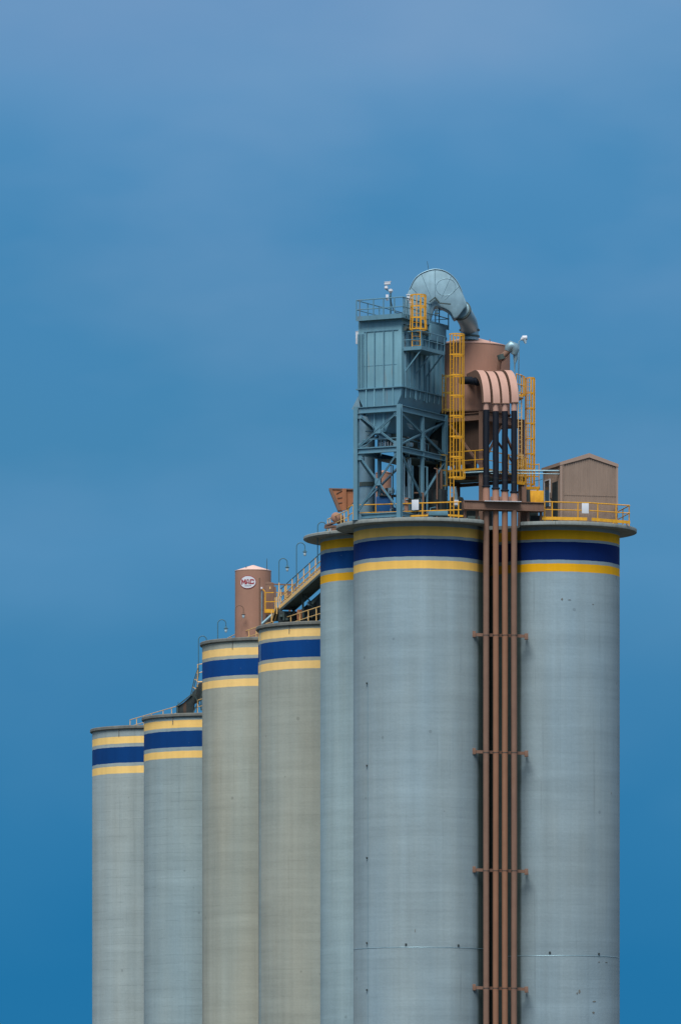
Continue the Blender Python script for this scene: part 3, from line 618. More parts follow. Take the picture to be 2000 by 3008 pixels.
for j, (y, wd) in enumerate(((1866, 'uppermost'), (2210, 'second from the top'), (2557, 'third from the top'), (2903, 'lowest'))):
    br = root('pipe_bracket', (X(1468, 401.9), 401.9, Z(y, 401.9)), '%s of the brown brackets tying the four pipes to the silos' % wd, 'bracket', 'pipe brackets on the silo groove')
    yb_ = YP+.33; m = MB(); m.bar(P(1389, y-2, yb_+.1), P(1547, y+3, yb_+.22), .14, .20); m.build('cross_bar', BROWN2, br)
    for px, dy in ((1391, -3), (1545, 4)):
        m = MB(); m.obox(P(px, y+dy, yb_+.12), (.12, 0, 0), (0, .16, 0), (0, 0, .20)); m.bar(P(px, y+dy, yb_+.2), P(px, y+dy, yb_+1.0), .12, .3); m.build('wall_bracket', BROWN2, br, bevel=.01)
# beam the pipes pass through
bmr = root('pipe_beam', (X(1476, 401.2), 401.3, Z(1490, 401.3)), 'long brown steel channel beam that the four pipes pass through at the roof edge', 'beam')
a, b = P(1359, 1484, 401.0), P(1594, 1491, 402.0)
m = MB(); m.bar(a, b, .75, .50); m.build('web', BROWN2, bmr, bevel=.01)
m = MB(); m.bar(a+UP*.27, b+UP*.27, .95, .04); m.bar(a-UP*.27, b-UP*.27, .95, .04); m.build('flange', BROWN2, bmr)
m = MB(); m.bar(P(1420, 1473, 400.9), P(1528, 1475, 401.2), .8, .035); m.build('top_plate', WHITE, bmr)
m = MB()
for px in list(range(1363, 1384, 5))+list(range(1566, 1594, 6)):
    t = (px-1359)/235; p = a.lerp(b, t)+V((0, -.385, 0)); m.obox(p, (.02, 0, 0), (0, .03, 0), (0, 0, .24))
m.build('stiffeners', BROWN2, bmr)
for px in (1365, 1400, 1550, 1588):
    t = (px-1359)/235; p = a.lerp(b, t)+V((0, .15, -.3)); m = MB(); m.bar(p, V((p.x, p.y, DECK)) if px < 1421 or px > 1535 else p-UP*.6, .16); m.build('leg', BROWN2, bmr)
for px in (1537,): m = MB(); p = P(px, 1500, 402.4); m.bar(V((p.x, 402.6, DECK)), V((p.x, 402.6, Z(1210, 402.6))) if False else V((p.x, 402.6, Z(1430, 402.6))), .30, .30); m.build('leg', BROWN2, bmr)
# dark pipe behind the left bend
m = MB(); m.tube([P(1350, 1117, 404.3), P(1385, 1118, 404.0), P(1404, 1122, 403.4)], .26, 16); m.ball(P(1402, 1120, 403.2), .30); tag(m.build('dark_pipe', BLACK), 'dark stub pipe running behind the leftmost curved duct', 'pipe')
# gooseneck vent beside the tank
gn = root('gooseneck_vent', tuple(P(1463, 1082, 405.2)), 'brown and silver gooseneck vent pipe on the right of the brown tank', 'vent')
C3 = lambda x, y: (1300+x*.2041, 960+y*.2041)
m = MB(); m.tube([P(*C3(805, 610), 405.4), P(*C3(812, 520), 405.2), P(*C3(845, 440), 405.1)], .14, 12); m.tube([P(*C3(845, 440), 405.1), P(*C3(955, 335), 405.1)], .19, 14); m.tube([P(*C3(860, 490), 405.0), P(*C3(940, 420), 405.1)], .05, 8); m.build('pipe', BROWN2, gn)
m = MB(); m.tube([P(*C3(830, 400), 405.1), P(*C3(850, 470), 405.1)], .26, 14); m.build('flange', DGRN, gn)
m = MB(); m.tube([P(*C3(x, y), 405.1) for x, y in ((930, 350), (950, 305), (985, 275), (1020, 290), (1038, 345), (1020, 400))], [.22, .30, .36, .34, .27, .20], 18); m.build('bend', GALV, gn, ang=50)
m = MB(); m.tube([P(*C3(x, y), 405.2) for x, y in ((1045, 330), (1045, 400), (1045, 460), (1032, 540), (1030, 660))], [.10, .16, .15, .05, .045], 14); m.build('drop_pipe', GALV, gn, ang=50)
# street-type lamp to the right of the tank
lp = root('lamp_post', tuple(P(1522, 1150, 406)), 'grey lamp post with angled head right of the gooseneck vent', 'lamp')
m = MB(); m.tube([P(1522, 1180, 406), P(1523.5, 1003, 406), P(1531, 997, 406)], .035, 8); m.build('pole', GALV, lp)
m = MB(); m.tube([P(1530, 998, 406), P(1536, 993, 406), P(1547, 992, 406)], [.07, .17, .15], 12); m.build('lamp_head', WHITE, lp)
m = MB(); m.tube([P(1540, 997, 406), P(1543, 1009, 406)], [.14, .06], 12); m.build('lens', GLASS, lp)
# yellow platform and ladders right of the tank
Yr = 408.3
caged_ladder((X(1551, Yr), Yr), (.35, -.94), Z(1436, Yr), Z(1112, Yr), Z(1425, Yr), Z(1113, Yr), 'yellow caged ladder at the right side of the brown tank stand', cr=.28, nb=6, step=1.0, w=.22, matr=YEL)
yp = root('work_platform', tuple(P(1527, 1165, 407.5)), 'small yellow railed platform behind the rightmost curved duct', 'platform')
m = MB(); m.prism([P(1512, 1164, 406.8), P(1535, 1167, 406.8), P(1541, 1163, 408), P(1514, 1160, 408.6)], V((0, 0, .10))); m.build('floor', YEL, yp)
m = MB(); m.prism([P(1513, 1166, 406.9), P(1537, 1168, 406.9), P(1522, 1176, 407.4)], V((0, .6, 0))); m.build('bracket', YEL, yp)
for y in (1098, 1127, 1150):
    m = MB(); m.tube([P(1515, y, 406.9), P(1530, y+4, 406.8), P(1540, y+9, 407.4), P(1541, y+9, 408.2)], .035, 8); m.build('rail', YEL, yp)
for px, y in ((1515.5, 1098), (1522, 1100), (1530, 1103), (1536, 1106), (1540, 1107)): m = MB(); m.bar(P(px, y, 406.9), P(px, 1163, 406.9), .06); m.build('post', YEL, yp)
caged_ladder((X(1526, 407.2), 407.2), (0, -1), Z(1420, 407.2), Z(1172, 407.2), Z(1400, 407.2), Z(1340, 407.2), 'narrow ladder just right of the rightmost black hose', cr=.24, nb=4, step=1, w=.11, matr=YELP)
for (x0, x1, yt, yb, Y, lb) in ((1519, 1541, 1350, 1419, 405.4, 'low yellow railed landing right of the rightmost black hose'), (1545, 1582, 1364, 1434, 407.0, 'yellow railed landing with kick plate left of the gabled hut')):
    o = root('landing', tuple(P((x0+x1)/2, yb, Y)), lb, 'platform')
    m = MB(); m.obox(P((x0+x1)/2, yb, Y+.4), (X(x1, Y)/2-X(x0, Y)/2+.06, 0, 0), (0, .5, 0), (0, 0, .05)); m.build('floor', YEL, o)
    for y in (yt, (yt+yb)/2): m = MB(); m.tube([P(x0, y, Y+.8), P(x0, y, Y), P(x1, y+1, Y), P(x1, y-1, Y+.8)], .035, 8); m.build('rail', YEL, o)
    for k in range(4): px = x0+(x1-x0)*k/3; m = MB(); m.bar(P(px, yt, Y), P(px, yb, Y), .05); m.build('post', YEL, o)
    m = MB(); m.bar(P(x0-1, yb, Y-.1), P(x1+1, yb+2, Y-.1), .03, .15); m.build('kick_plate', YEL, o)
    for px in (x0+4, x1-4): m = MB(); m.bar(P(px, yb+2, Y+.4), V((X(px, Y), Y+.4, DECK)), .10); m.build('leg', BROWN2, o)
# brown pole, yellow cabinet, silver pipes
ub = root('yellow_cabinet', tuple(P(1576, 1490, 402.6)), 'plain yellow steel cabinet left of the gabled hut', 'cabinet')
m = MB(); Yb = 402.6; m.prism([P(1556, 1440, Yb), P(1596, 1441, Yb), P(1596, 1484, Yb), P(1560, 1480, Yb), P(1557, 1473, Yb)], V((0, .9, 0))); m.build('body', YEL, ub, bevel=.02)
m = MB(); m.obox(P(1550, 1462, Yb+.5), (.14, 0, 0), (0, .35, 0), (0, 0, .48)); m.build('inlet', DARK, ub)
m = MB(); m.obox(V((X(1576, Yb), Yb+.45, DECK+.25)), (.4, 0, 0), (0, .4, 0), (0, 0, .25)); m.build('plinth', DARK, ub)
pr = root('pipe_run', tuple(P(1500, 1385, 402.6)), 'pair of shiny silver pipes running level into the gabled hut', 'pipe')
m = MB(); m.tube([P(1360, 1389, 403.9), P(1500, 1382, 402.8), P(1646, 1383, 403.2)], .055, 10); m.build('upper_pipe', GALV, pr)
m = MB(); m.tube([P(1440, 1391, 403.2), P(1500, 1390, 402.8), P(1646, 1392.5, 403.2)], .03, 8); m.build('lower_pipe', GALV, pr)
m = MB(); m.tube([P(1566, 1412, 404), P(1582, 1411, 404), P(1598, 1405, 404.5)], .022, 6); m.build('cable', LAMPB, pr)

# ---------------------------------------------------------------- gabled hut
HY = 402.9; u = V((math.cos(R_(16)), math.sin(R_(16)), 0)); v = V((-math.sin(R_(17.5)), math.cos(R_(17.5)), 0))
h0 = V((X(1646.8, HY), HY, 0)); HW = 3.84; HD = 3.5
hz0 = DECK; he = Z(1366, HY); ha = Z(1345, HY+.5)
hut = root('equipment_hut', (h0.x, h0.y, hz0), 'taupe metal-clad gabled hut on the right edge of the tall silos', 'hut')
def H(a, b, z): return h0+u*a+v*b+UP*z
prof = [(0, hz0), (HW, hz0), (HW, he), (HW/2, ha), (0, he)]
m = MB(); m.prism([H(a, 0, z) for a, z in prof], v*HD); m.build('walls', SID, hut)
m = MB(); k = 24
for i in range(k+1):
    a = .04+(HW-.08)*i/k; zt_ = he+(ha-he)*(1-abs(a-HW/2)/(HW/2))-.02; m.obox(H(a, -.012, (hz0+zt_)/2), u*.028, UP*(zt_-hz0)/2, v*.014)
for i in range(22): b2 = .06+(HD-.1)*i/21; m.obox(H(-.012, b2, (hz0+he)/2), v*.028, UP*(he-hz0)/2-UP*.01, u*.014)
m.build('siding_ribs', SID, hut)
m = MB(); ov = .10; ro = .24
for sgn in (0, 1):
    e0 = (-ov, he-.03) if sgn == 0 else (HW+ov, he-.03); e1 = (HW/2, ha+.02)
    m.prism([H(e0[0], -ov, e0[1]), H(e1[0], -ov, e1[1]), H(e1[0], -ov, e1[1]+ro+.05), H(e0[0], -ov, e0[1]+ro-.03)], v*(HD+2*ov))
m.build('roof', ROOFM, hut)
for a in (0, HW): m = MB(); m.bar(H(a+(-.02 if a == 0 else .02), -.03, hz0), H(a+(-.02 if a == 0 else .02), -.03, he), .12, .09); m.build('corner_trim', ROOFM, hut)
m = MB(); m.obox(H(-.04, 1.05, (Z(1414, 403.5)+hz0)/2), v*.52, u*.03, UP*(Z(1414, 403.5)-hz0)/2); dr = m.build('door', DARK, hut)
m = MB(); m.obox(H(-.03, 2.6, Z(1448, 405)), v*.5, u*.02, UP*.85); wn = m.build('window', WINM, hut)
m = MB(); zc_ = Z(1448, 405)
for b2 in (2.08, 3.12): m.obox(H(-.045, b2, zc_), v*.04, u*.03, UP*.9)
m.obox(H(-.045, 2.6, zc_+.88), v*.55, u*.03, UP*.035); m.build('frame', WHITE, wn)
m = MB(); m.obox(H(HW/2, -.03, hz0+1.9), u*(HW/2-.06), v*.008, UP*.012); m.build('panel_seam', SID, hut)
m = MB(); m.obox(H(HW-.75, -.06, he-.45), u*.28, v*.04, UP*.2)
for i in range(5): m.obox(H(HW-.75, -.11, he-.6+i*.075), u*.26, v*.015+UP*.01, UP*.012)
m.build('vent_louvre', SID, hut) if False else None
m = MB(); m.tube([H(.10, -.06, he+.1), H(.10, -.06, hz0+.1)], .035, 8); m.build('downpipe', ROOFM, hut)
m = MB(); m.obox(H(-.05, 1.95, Z(1456, 404.8)), v*.20, u*.02, UP*.2); m.build('notice', SID, hut)
m = MB(); m.lathe(tuple(H(HW+.16, 1.2, Z(1412, 404))), [(.02, Z(1404, 404)), (.14, Z(1411, 404)), (.16, Z(1413, 404)), (.02, Z(1420, 404))], 12); m.build('wall_light', WHITE, hut)
# ---------------------------------------------------------------- railings on the tall deck
zt44 = ZC+44.1
fp = [(X(1023, 403.6), 403.6), (X(1033, 402.0), 402.0), (X(1354, 399.95), 399.95)]
railing('deck_railing', fp, DECK, zt44-DECK-.2, 'yellow two-bar railing along the front edge of the left tall silo roof', posts=[0, .19, .36, .545, .71, .98], r=.04, drop=0)
m = MB(); m.bar(P(1171, 1517, 400.9), P(1256, 1514, 400.5), .03, .11); m.bar(P(1256, 1514, 400.5), P(1256, 1510, 401.3), .03, .11); tag(m.build('kick_plate', YEL), 'yellow kick plate under the white sign on the left silo roof', 'kick plate')
gp = [(X(1598.6, 402.0), 402.0), (X(1728, 402.6), 402.6), (X(1848, 404.2), 404.2), (X(1812, 408.2), 408.2)]
railing('deck_railing', gp, DECK+.25, 1.08, 'yellow two-bar railing in front of the gabled hut on the right', posts=[0, .05, .22, .36, .50, .62, .82, 1], r=.04, drop=.25)
m = MB(); m.bar(P(1591, 1522, 401.9), P(1723, 1524.5, 402.4), .05, .20); m.bar(P(1737, 1525, 402.5), P(1849, 1534.5, 404.0), .05, .20)
for px, Y in ((1600, 401.96), (1660, 402.2), (1715, 402.4), (1745, 402.6), (1800, 403.3), (1840, 403.9)): m.obox(V((X(px, Y), Y+.04, DECK+.05)), (.04, 0, 0), (0, .03, 0), (0, 0, .06))
tag(m.build('kick_plate', YEL), 'long yellow kick plate below the railing in front of the gabled hut', 'kick plate')
def sign(px, y0, y1, Y, lb, wpx=20.5, yaw=0):
    m = MB(); c = P(px, (y0+y1)/2, Y); hw = wpx*Y/F/2; m.obox(c, (hw, hw*yaw, 0), (0, .012, 0), (0, 0, (y1-y0)*Y/F/2)); o = m.build('sign_board', WHITE, bevel=.004)
    tag(o, lb, 'sign'); return o
sign(1219, 1468, 1498, 400.65, 'blank white board hung on the yellow railing in front of the trestle', yaw=-.28)
sign(1718, 1478, 1508, 402.4, 'blank white board hung on the yellow railing in front of the hut', yaw=.15)
# plant on the left part of the deck: base duct, blue machine, galvanised stack, panels
m = MB(); m.obox(P(1286, 1508, 401.4), (.65, 0, 0), (0, .3, 0), (0, 0, .15)); tag(m.build('grey_box', TEALD, bevel=.02), 'long low grey steel box at the foot of the tall caged ladder', 'box')
gs = root('galvanised_stack', tuple(P(1078, 1480, 403.6)), 'fat galvanised vertical duct inside the left side of the trestle', 'duct')
Yg = 404.2; m = MB(); m.tube([V((X(1078, Yg), Yg, DECK)), V((X(1078, Yg), Yg, Z(1430, Yg)))], .54, 28); m.tube([V((X(1078, Yg), Yg, Z(1418, Yg))), V((X(1078, Yg), Yg, Z(1255, Yg)))], .52, 28); m.tube([V((X(1078, Yg), Yg, Z(1256, Yg))), V((X(1078, Yg), Yg, Z(1225, Yg)))], [.52, .5], 28); m.build('duct', GALV, gs)
m = MB(); m.tube([V((X(1078, Yg), Yg, Z(1430, Yg))), V((X(1078, Yg), Yg, Z(1418, Yg)))], .60, 28); m.build('flange', DGRN, gs)
bmch = root('blue_machine', tuple(P(1134, 1494, 402.6)), 'blue painted fan casing low inside the trestle', 'machine')
m = MB(); Yq = 402.6; c = V((X(1134, Yq), Yq, DECK)); m.obox(c+UP*.85+V((-.1, 0, 0)), (.55, 0, 0), (0, .5, 0), (0, 0, .85)); m.build('casing', BLUEM, bmch, bevel=.06)
m = MB(); m.tube([c+V((.45, -.1, .5)), c+V((.45, .5, .5))], .5, 24); m.build('scroll', BLUEM, bmch)
m = MB(); m.obox(c+V((.15, -.3, 1.75)), (.6, 0, 0), (0, .35, 0), (0, 0, .05)); m.tube([c+V((.1, .0, 1.7)), c+V((.1, 0, 2.3))], .18, 14); m.build('motor', DARK, bmch, bevel=.01)
bt = root('small_brown_tank', (X(1125, 414), 414, DECK), 'small brown round tank with pale cone roof seen through the trestle', 'tank')
m = MB(); m.lathe((X(1125, 414), 414, 0), [(.5, DECK), (.5, Z(1390, 414))], 40); m.build('shell', BROWN, bt)
m = MB(); m.lathe((X(1125, 414), 414, 0), [(.52, Z(1390, 414)-.02), (.52, Z(1390, 414)+.02), (.02, Z(1381, 414))], 40); m.build('roof', BROWN, bt)
tr2 = root('hopper_pipework', tuple(B(2.2, 1.6, zk(1290))), 'thin pipes, hand rails and sieve box under the pale front hopper of the trestle', 'pipework')
for y in (1254, 1264, 1277): m = MB(); m.tube([B(AL-.15, .9+.1*(y % 7), zk(y)), B(AL-1.3, 1.0, zk(y)-.02)], .045, 8); m.build('pipe', TEALD, tr2)
for (s0, y0, s1, y1, t) in ((3.0, 1302, 1.9, 1268, .7), (1.9, 1268, .3, 1300, .7), (2.9, 1345, 2.9, 1330, .5), (.4, 1345, .4, 1330, .5)): m = MB(); m.bar(B(s0, t, zk(y0)), B(s1, t, zk(y1)), .07); m.build('strut', TEALD, tr2)
for s0 in (2.6, 1.9, 1.2, .6): m = MB(); m.bar(B(s0, BL-.3, zk(1325)), B(s0, BL-.3, zk(1306)), .06); m.build('rail_post', TEALD, tr2)
m = MB(); m.obox(B(1.6, 1.0, zk(1274)), Ad*.30, Bd*.3, UP*.22); m.tube([B(1.6, 1.0, zk(1280)), B(1.6, 1.0, zk(1312))], .13, 12); m.build('rotary_valve', GALV, tr2)
for i in range(7): m = MB(); m.tube([B(1.9-i*.2, .85, zk(1290)), B(1.9-i*.2, .85, zk(1304))], .03, 6); m.build('hose', WHITE, tr2)
# screw conveyor / access level inside trestle
il = root('service_floor', tuple(B(1.6, 3.2, zk(1338))), 'dark service floor with pipework halfway up inside the trestle', 'platform')
m = MB(); m.obox(B(1.6, 4.4, zk(1333)), Ad*1.3, Bd*1.9, UP*.05); m.build('floor', DGRN, il)
m = MB(); m.obox(B(1.6, 3.6, zk(1285)), Ad*.55, Bd*2.3, UP*.42); m.build('screw_casing', DGRN, il, bevel=.05)
m = MB(); m.obox(B(.6, 5.2, zk(1290)), Ad*.5, Bd*.5, UP*.5); m.obox(B(.5, 3.2, zk(1312)), Ad*.25, Bd*.3, UP*.25); m.build('drive_box', DARK, il, bevel=.04)
for s, t, y0, y1, r in ((.5, 1.6, 1335, 1490, .06), (.3, 2.1, 1335, 1510, .05), (.7, 2.6, 1335, 1505, .07), (1.2, 5.6, 1335, 1510, .12), (.3, 4.2, 1240, 1330, .05), (1.7, 1.4, 1262, 1310, .2)):
    m = MB(); m.tube([B(s, t, zk(y0)), B(s, t, zk(y1))], r, 10); m.build('pipe', GALV if r < .08 else DGRN, il)
railing('r', [bp(AL-.2, .5), bp(.3, .5), bp(.3, 6.0)], zk(1332), 1.1, '', parent=il, matr=TEALD, r=.03)
m = MB(); m.obox(B(.2, 1.9, zk(1243)), Bd*.30+UP*0, UP*.2+Ad*.12, Ad*.02); m.build('louvre', GALV, il)
for k in range(14):
    s = random.uniform(.2, 2.6); t = random.uniform(2.0, 6.0); z = zk(random.uniform(1270, 1310)); m = MB(); m.obox(B(s, t, z), Ad*random.uniform(.06, .2), Bd*random.uniform(.06, .25), UP*random.uniform(.06, .22)); m.build('valve_box', random.choice([GALV, DGRN, WHITE, TEALD, YELP]), il, bevel=.01)
m = MB(); m.tube([B(.4, 4.4, zk(1262)), B(.3, 5.4, zk(1290)), B(.4, 6.0, zk(1330))], .10, 12); m.build('bend', DGRN, il)
cl = root('pipework', tuple(B(.6, 4, DECK)), 'tangle of grey pipes, valves and small motors on the deck under the trestle', 'pipework')
for k in range(44):
    s = random.uniform(-.3, 1.7); t = random.uniform(1.5, 6.2); h_ = random.choice([random.uniform(.5, 1.6), random.uniform(1.4, 3.6)]); m = MB(); r = random.uniform(.025, .08)
    p = B(s, t, DECK); q = p+UP*h_; dr_ = random.choice([Ad, -Ad, Bd])*random.uniform(.25, .7)
    if h_ > 2.6: dr_ = Ad*.2; q = p+UP*3.7
    m.tube([p, q, q+dr_+UP*.03], r, 8); m.build('pipe', random.choice([GALV, DGRN, TEALD, BROWN2, DGRN]), cl)
    if k % 2 == 0:
        m = MB(); c = p+UP*h_*random.uniform(.3, .8); z_ = random.uniform(.07, .15); m.obox(c, Ad*z_, Bd*z_, UP*z_*1.3); m.tube([c, c-Bd*(z_+.12)], z_*.5, 8); m.build('valve', random.choice([GALV, DGRN, DARK, TEALD]), cl)
for s, t, w_, h_ in ((1.7, 5.9, .7, 1.6), (.2, 5.6, .6, 2.4), (2.4, 5.2, .5, 1.2), (.3, 6.0, .35, 3.5)):
    m = MB(); m.obox(B(s, t, DECK+h_/2), Ad*w_, Bd*.4, UP*h_/2); m.build('cabinet', DARK, cl, bevel=.03)
m = MB(); p = P(1193, 1470, 401.0); m.obox(V((p.x, 401.2, DECK+.75)), (.12, 0, 0), (0, .15, 0), (0, 0, .75)); tag(m.build('bollard_post', BROWN, bevel=.03), 'short brown post between the trestle leg and the white board', 'post')
for px, Y, h_, nm in ((1390, 403.2, .5, 'a'), (1560, 404.6, .9, 'b')):
    m = MB(); m.obox((X(px, Y), Y, DECK+h_/2), (.4, 0, 0), (0, .3, 0), (0, 0, h_/2)); tag(m.build('junction_cabinet', DGRN, bevel=.03), 'dark low cabinet under the left end of the brown beam' if nm == 'a' else 'dark cabinet behind the right end of the brown beam', 'cabinet')

# ---------------------------------------------------------------- left part of the tall deck: brown chute, drum, rails
CE = lambda x, y: (860+x*.16582, 1400+y*.16582)
ch = root('discharge_chute', tuple(P(1000, 1500, 409)), 'open brown funnel-shaped steel chute left of the trestle leg', 'chute')
Yh = 408.5
m = MB(); m.prism([P(*CE(x, y), Yh) for x, y in ((700, 228), (880, 228), (880, 598), (800, 600))], V((0, .9, 0))); m.build('side_panel', ORBR, ch)
m = MB(); m.prism([P(*CE(x, y), Yh-.12) for x, y in ((640, 215), (690, 210), (860, 590), (800, 600))], V((0, 1.1, 0))); m.build('front_lip', BROWN2, ch)
m = MB(); m.prism([P(*CE(x, y), Yh+.05) for x, y in ((945, 225), (1085, 228), (1085, 430), (985, 560), (945, 560))], V((0, 1.0, 0))); m.build('side_panel', ORBR, ch)
m = MB(); m.prism([P(*CE(x, y), Yh-.1) for x, y in ((875, 210), (948, 212), (948, 590), (875, 598))], V((0, .25, 0))); m.build('column', ORBR, ch)
m = MB(); m.bar(P(*CE(640, 216), Yh), P(*CE(1085, 226), Yh), .12, .08); m.bar(P(*CE(770, 300), Yh-.04), P(*CE(875, 240), Yh-.04), .03, .05)
for y in (380, 470): m.bar(P(*CE(790, y), Yh-.03), P(*CE(875, y-15), Yh-.03), .03, .05)
m.build('rim', BROWN2, ch)
m = MB(); m.obox(V((X(1012, Yh), Yh+.4, DECK+.3)), (.35, 0, 0), (0, .35, 0), (0, 0, .45)); m.build('outlet', BROWN2, ch)
dm = root('drum', tuple(P(988, 1530, 408)), 'rounded brown drum lying behind the rail below the brown chute', 'drum')
m = MB(); c = P(*CE(775, 722), 407.6); m.tube([c+V((-.05, -.1, 0)), c+V((-.04, 0, 0)), c+V((.2, 1.2, 0)), c+V((.22, 1.25, 0))], [.24, .34, .34, .2], 24); m.build('shell', BROWN, dm, ang=60)
m = MB(); m.obox(V((c.x, c.y+.5, DECK+.12)), (.35, 0, 0), (0, .5, 0), (0, 0, .12)); m.build('cradle', BROWN2, dm)
m = MB(); m.bar(P(*CE(590, 870), 407), P(*CE(730, 820), 406), .25, .10); m.bar(P(*CE(590, 905), 407), P(*CE(740, 880), 406), .3, .14); tag(m.build('grating_bench', BROWN2), 'low brown steel step below the brown drum', 'step')
e0 = [P(*CE(620, 700), 409.6), P(*CE(985, 590), 403.9)]
railing('deck_railing', [(e0[0].x, e0[0].y), (e0[1].x, e0[1].y)], DECK, 1.0, 'yellow railing running back beside the brown chute and drum', posts=[0, .12, .65, .8, 1], r=.035, matr=YELP)

# ---------------------------------------------------------------- gooseneck lamps
def make_lamp(label, m1=LAMPB):
    o = root('gooseneck_lamp', (0, 0, 0), label, 'lamp', 'gooseneck lamps on the silo roofs')
    pts = [(0, 0, 0), (0, 0, 2.0)]+[(.29-.29*math.cos(a), 0, 2.0+.29*math.sin(a)) for a in [math.pi*i/12 for i in range(1, 13)]]+[(.58, 0, 1.8)]
    m = MB(); m.tube(pts, .032, 8); m.build('pole', m1, o)
    m = MB(); m.lathe((.58, 0, 0), [(.03, 1.82), (.07, 1.78), (.07, 1.72), (.16, 1.67), (.16, 1.65), (.09, 1.62)], 16); m.build('lamp_shade', m1, o)
    m = MB(); m.lathe((.58, 0, 0), [(.09, 1.66), (.10, 1.52), (.08, 1.42), (.02, 1.36)], 14); m.build('lamp_globe', GLASS, o)
    return o
L0 = make_lamp('brown lamp standing against the tank with the oval sign', BROWN2)
lamp_specs = [  # px pole, py of arch top, Y, pole extension, label
 (691.6, 1777, 437.9, .0, None), (583.6, 1867, 440.0, 0, 'arched lamp at the left rim of the silo that carries the brown tank'),
 (640, 1818.8, 434.2, 0, 'arched lamp between the brown tank and the left rim of its silo roof'),
 (819.7, 1639, 431, 0, 'arched lamp right of the brown tank, above its yellow landing'),
 (871, 1593, 424, 0, 'arched lamp rising from the middle of the sloping stair'),
 (933, 1532.5, 409.5, 0, 'arched lamp on the jutting roof slab left of the brown drum')]
zbase = [DL, Z(1972, 440), DL, Z(1775, 431), Z(1720, 424), DECK]
for i, (px, py, Y, _, lb) in enumerate(lamp_specs):
    if i == 0: o = L0
    else:
        o = copy_tree(L1 if i > 1 else L0); o['label'] = lb
        if i == 1:
            L1 = o
            for c in o.children:
                c.data = c.data.copy()
                if not c.name.startswith('lamp_globe'): c.data.materials[0] = LAMPB
    top = Z(py, Y); o.location = (X(px, Y), Y, top-2.32)
    need = top-2.32-zbase[i]
    if need > .02: m = MB(); m.tube([(X(px, Y), Y, zbase[i]), (X(px, Y), Y, top-2.3)], .032, 8); m.build('pole_base', LAMPB if i else BROWN2, o)

# ---------------------------------------------------------------- rails on the lower roofs
railing('roof_railing', [(X(383, 465), 465), (X(593.5, 444.6), 444.6), (X(640, 441), 441)], DA, 1.05, 'long thin railing crossing the two lowest silo roofs', posts=[0, .08, .17, .26, .40, .50, .60, .70, .80, .90], r=.030, matr=YELP)
pts = [(X(668, 444), 444.6), (X(690, 441.5), 441.5), (X(752, 435.7), 435.7), (X(765, 434.6), 434.6)]
railing('roof_railing', pts, DL, 1.05, 'pale railing in front of the foot of the tank with the oval sign', posts=[0, .16, .34, .52, .7, .9, 1], r=.032, matr=YELP)
railing('roof_railing', [(X(782, 432.8), 432.8), (X(943, 419.4), 419.4), (X(960, 418.2), 418.2)], DL, 1.05, 'yellow railing on the roof below the sloping stair', posts=[0, .12, .28, .42, .57, .71, .84], r=.034, matr=YELP)
# ---------------------------------------------------------------- tank with the oval sign
tY = 439.6; tx = X(743.7, tY); tr = 53*tY/F
mt = root('bin_tank', (tx, tY, DL), 'reddish brown round tank with an oval MAC sign on the roof of a lower silo', 'tank')
zt = Z(1672, tY-tr)
m = MB(); m.lathe((tx, tY, 0), [(tr, DL), (tr, zt)], 64); m.build('shell', BROWN, mt)
m = MB(); m.lathe((tx, tY, 0), [(tr+.02, zt-.03), (tr+.02, zt+.01), (.05, zt+.42), (.0, zt+.43)], 64); m.build('roof', mat('pale_roof_tone', (.66, .46, .40), .7), mt)  # roof colour set paler than the shell
for px, y0, y1 in ((723.5, 1671, 1663), (784, 1673, 1640)): m = MB(); m.tube([P(px, y0, tY-.8), P(px, y1+ (8 if y1 < 1650 else 0), tY-.8), P(px+.6, y1, tY-.8)], [.03, .025, .012], 6); m.build('rod', DGRN, mt)
m = MB(); m.tube([P(762, 1698, tY-tr*.9), P(762, 1880, tY-tr*.9)], .07, 8); m.build('conduit', BROWN2, mt)
m = MB(); m.tube([P(769.5, 1735, tY-tr*.85-.1), P(769.5, 1880, tY-tr*.85-.1)], .05, 8); m.build('conduit', GALV, mt)
m = MB(); m.obox(P(768.5, 1727.5, tY-tr*.9-.15), (.07, 0, 0), (0, .06, 0), (0, 0, .07)); m.build('junction_box', WHITE, mt, bevel=.01)
m = MB(); m.bar(P(771, 1730, tY-1.3), P(806, 1764, 437.6), .05); m.build('stay', YEL, mt)
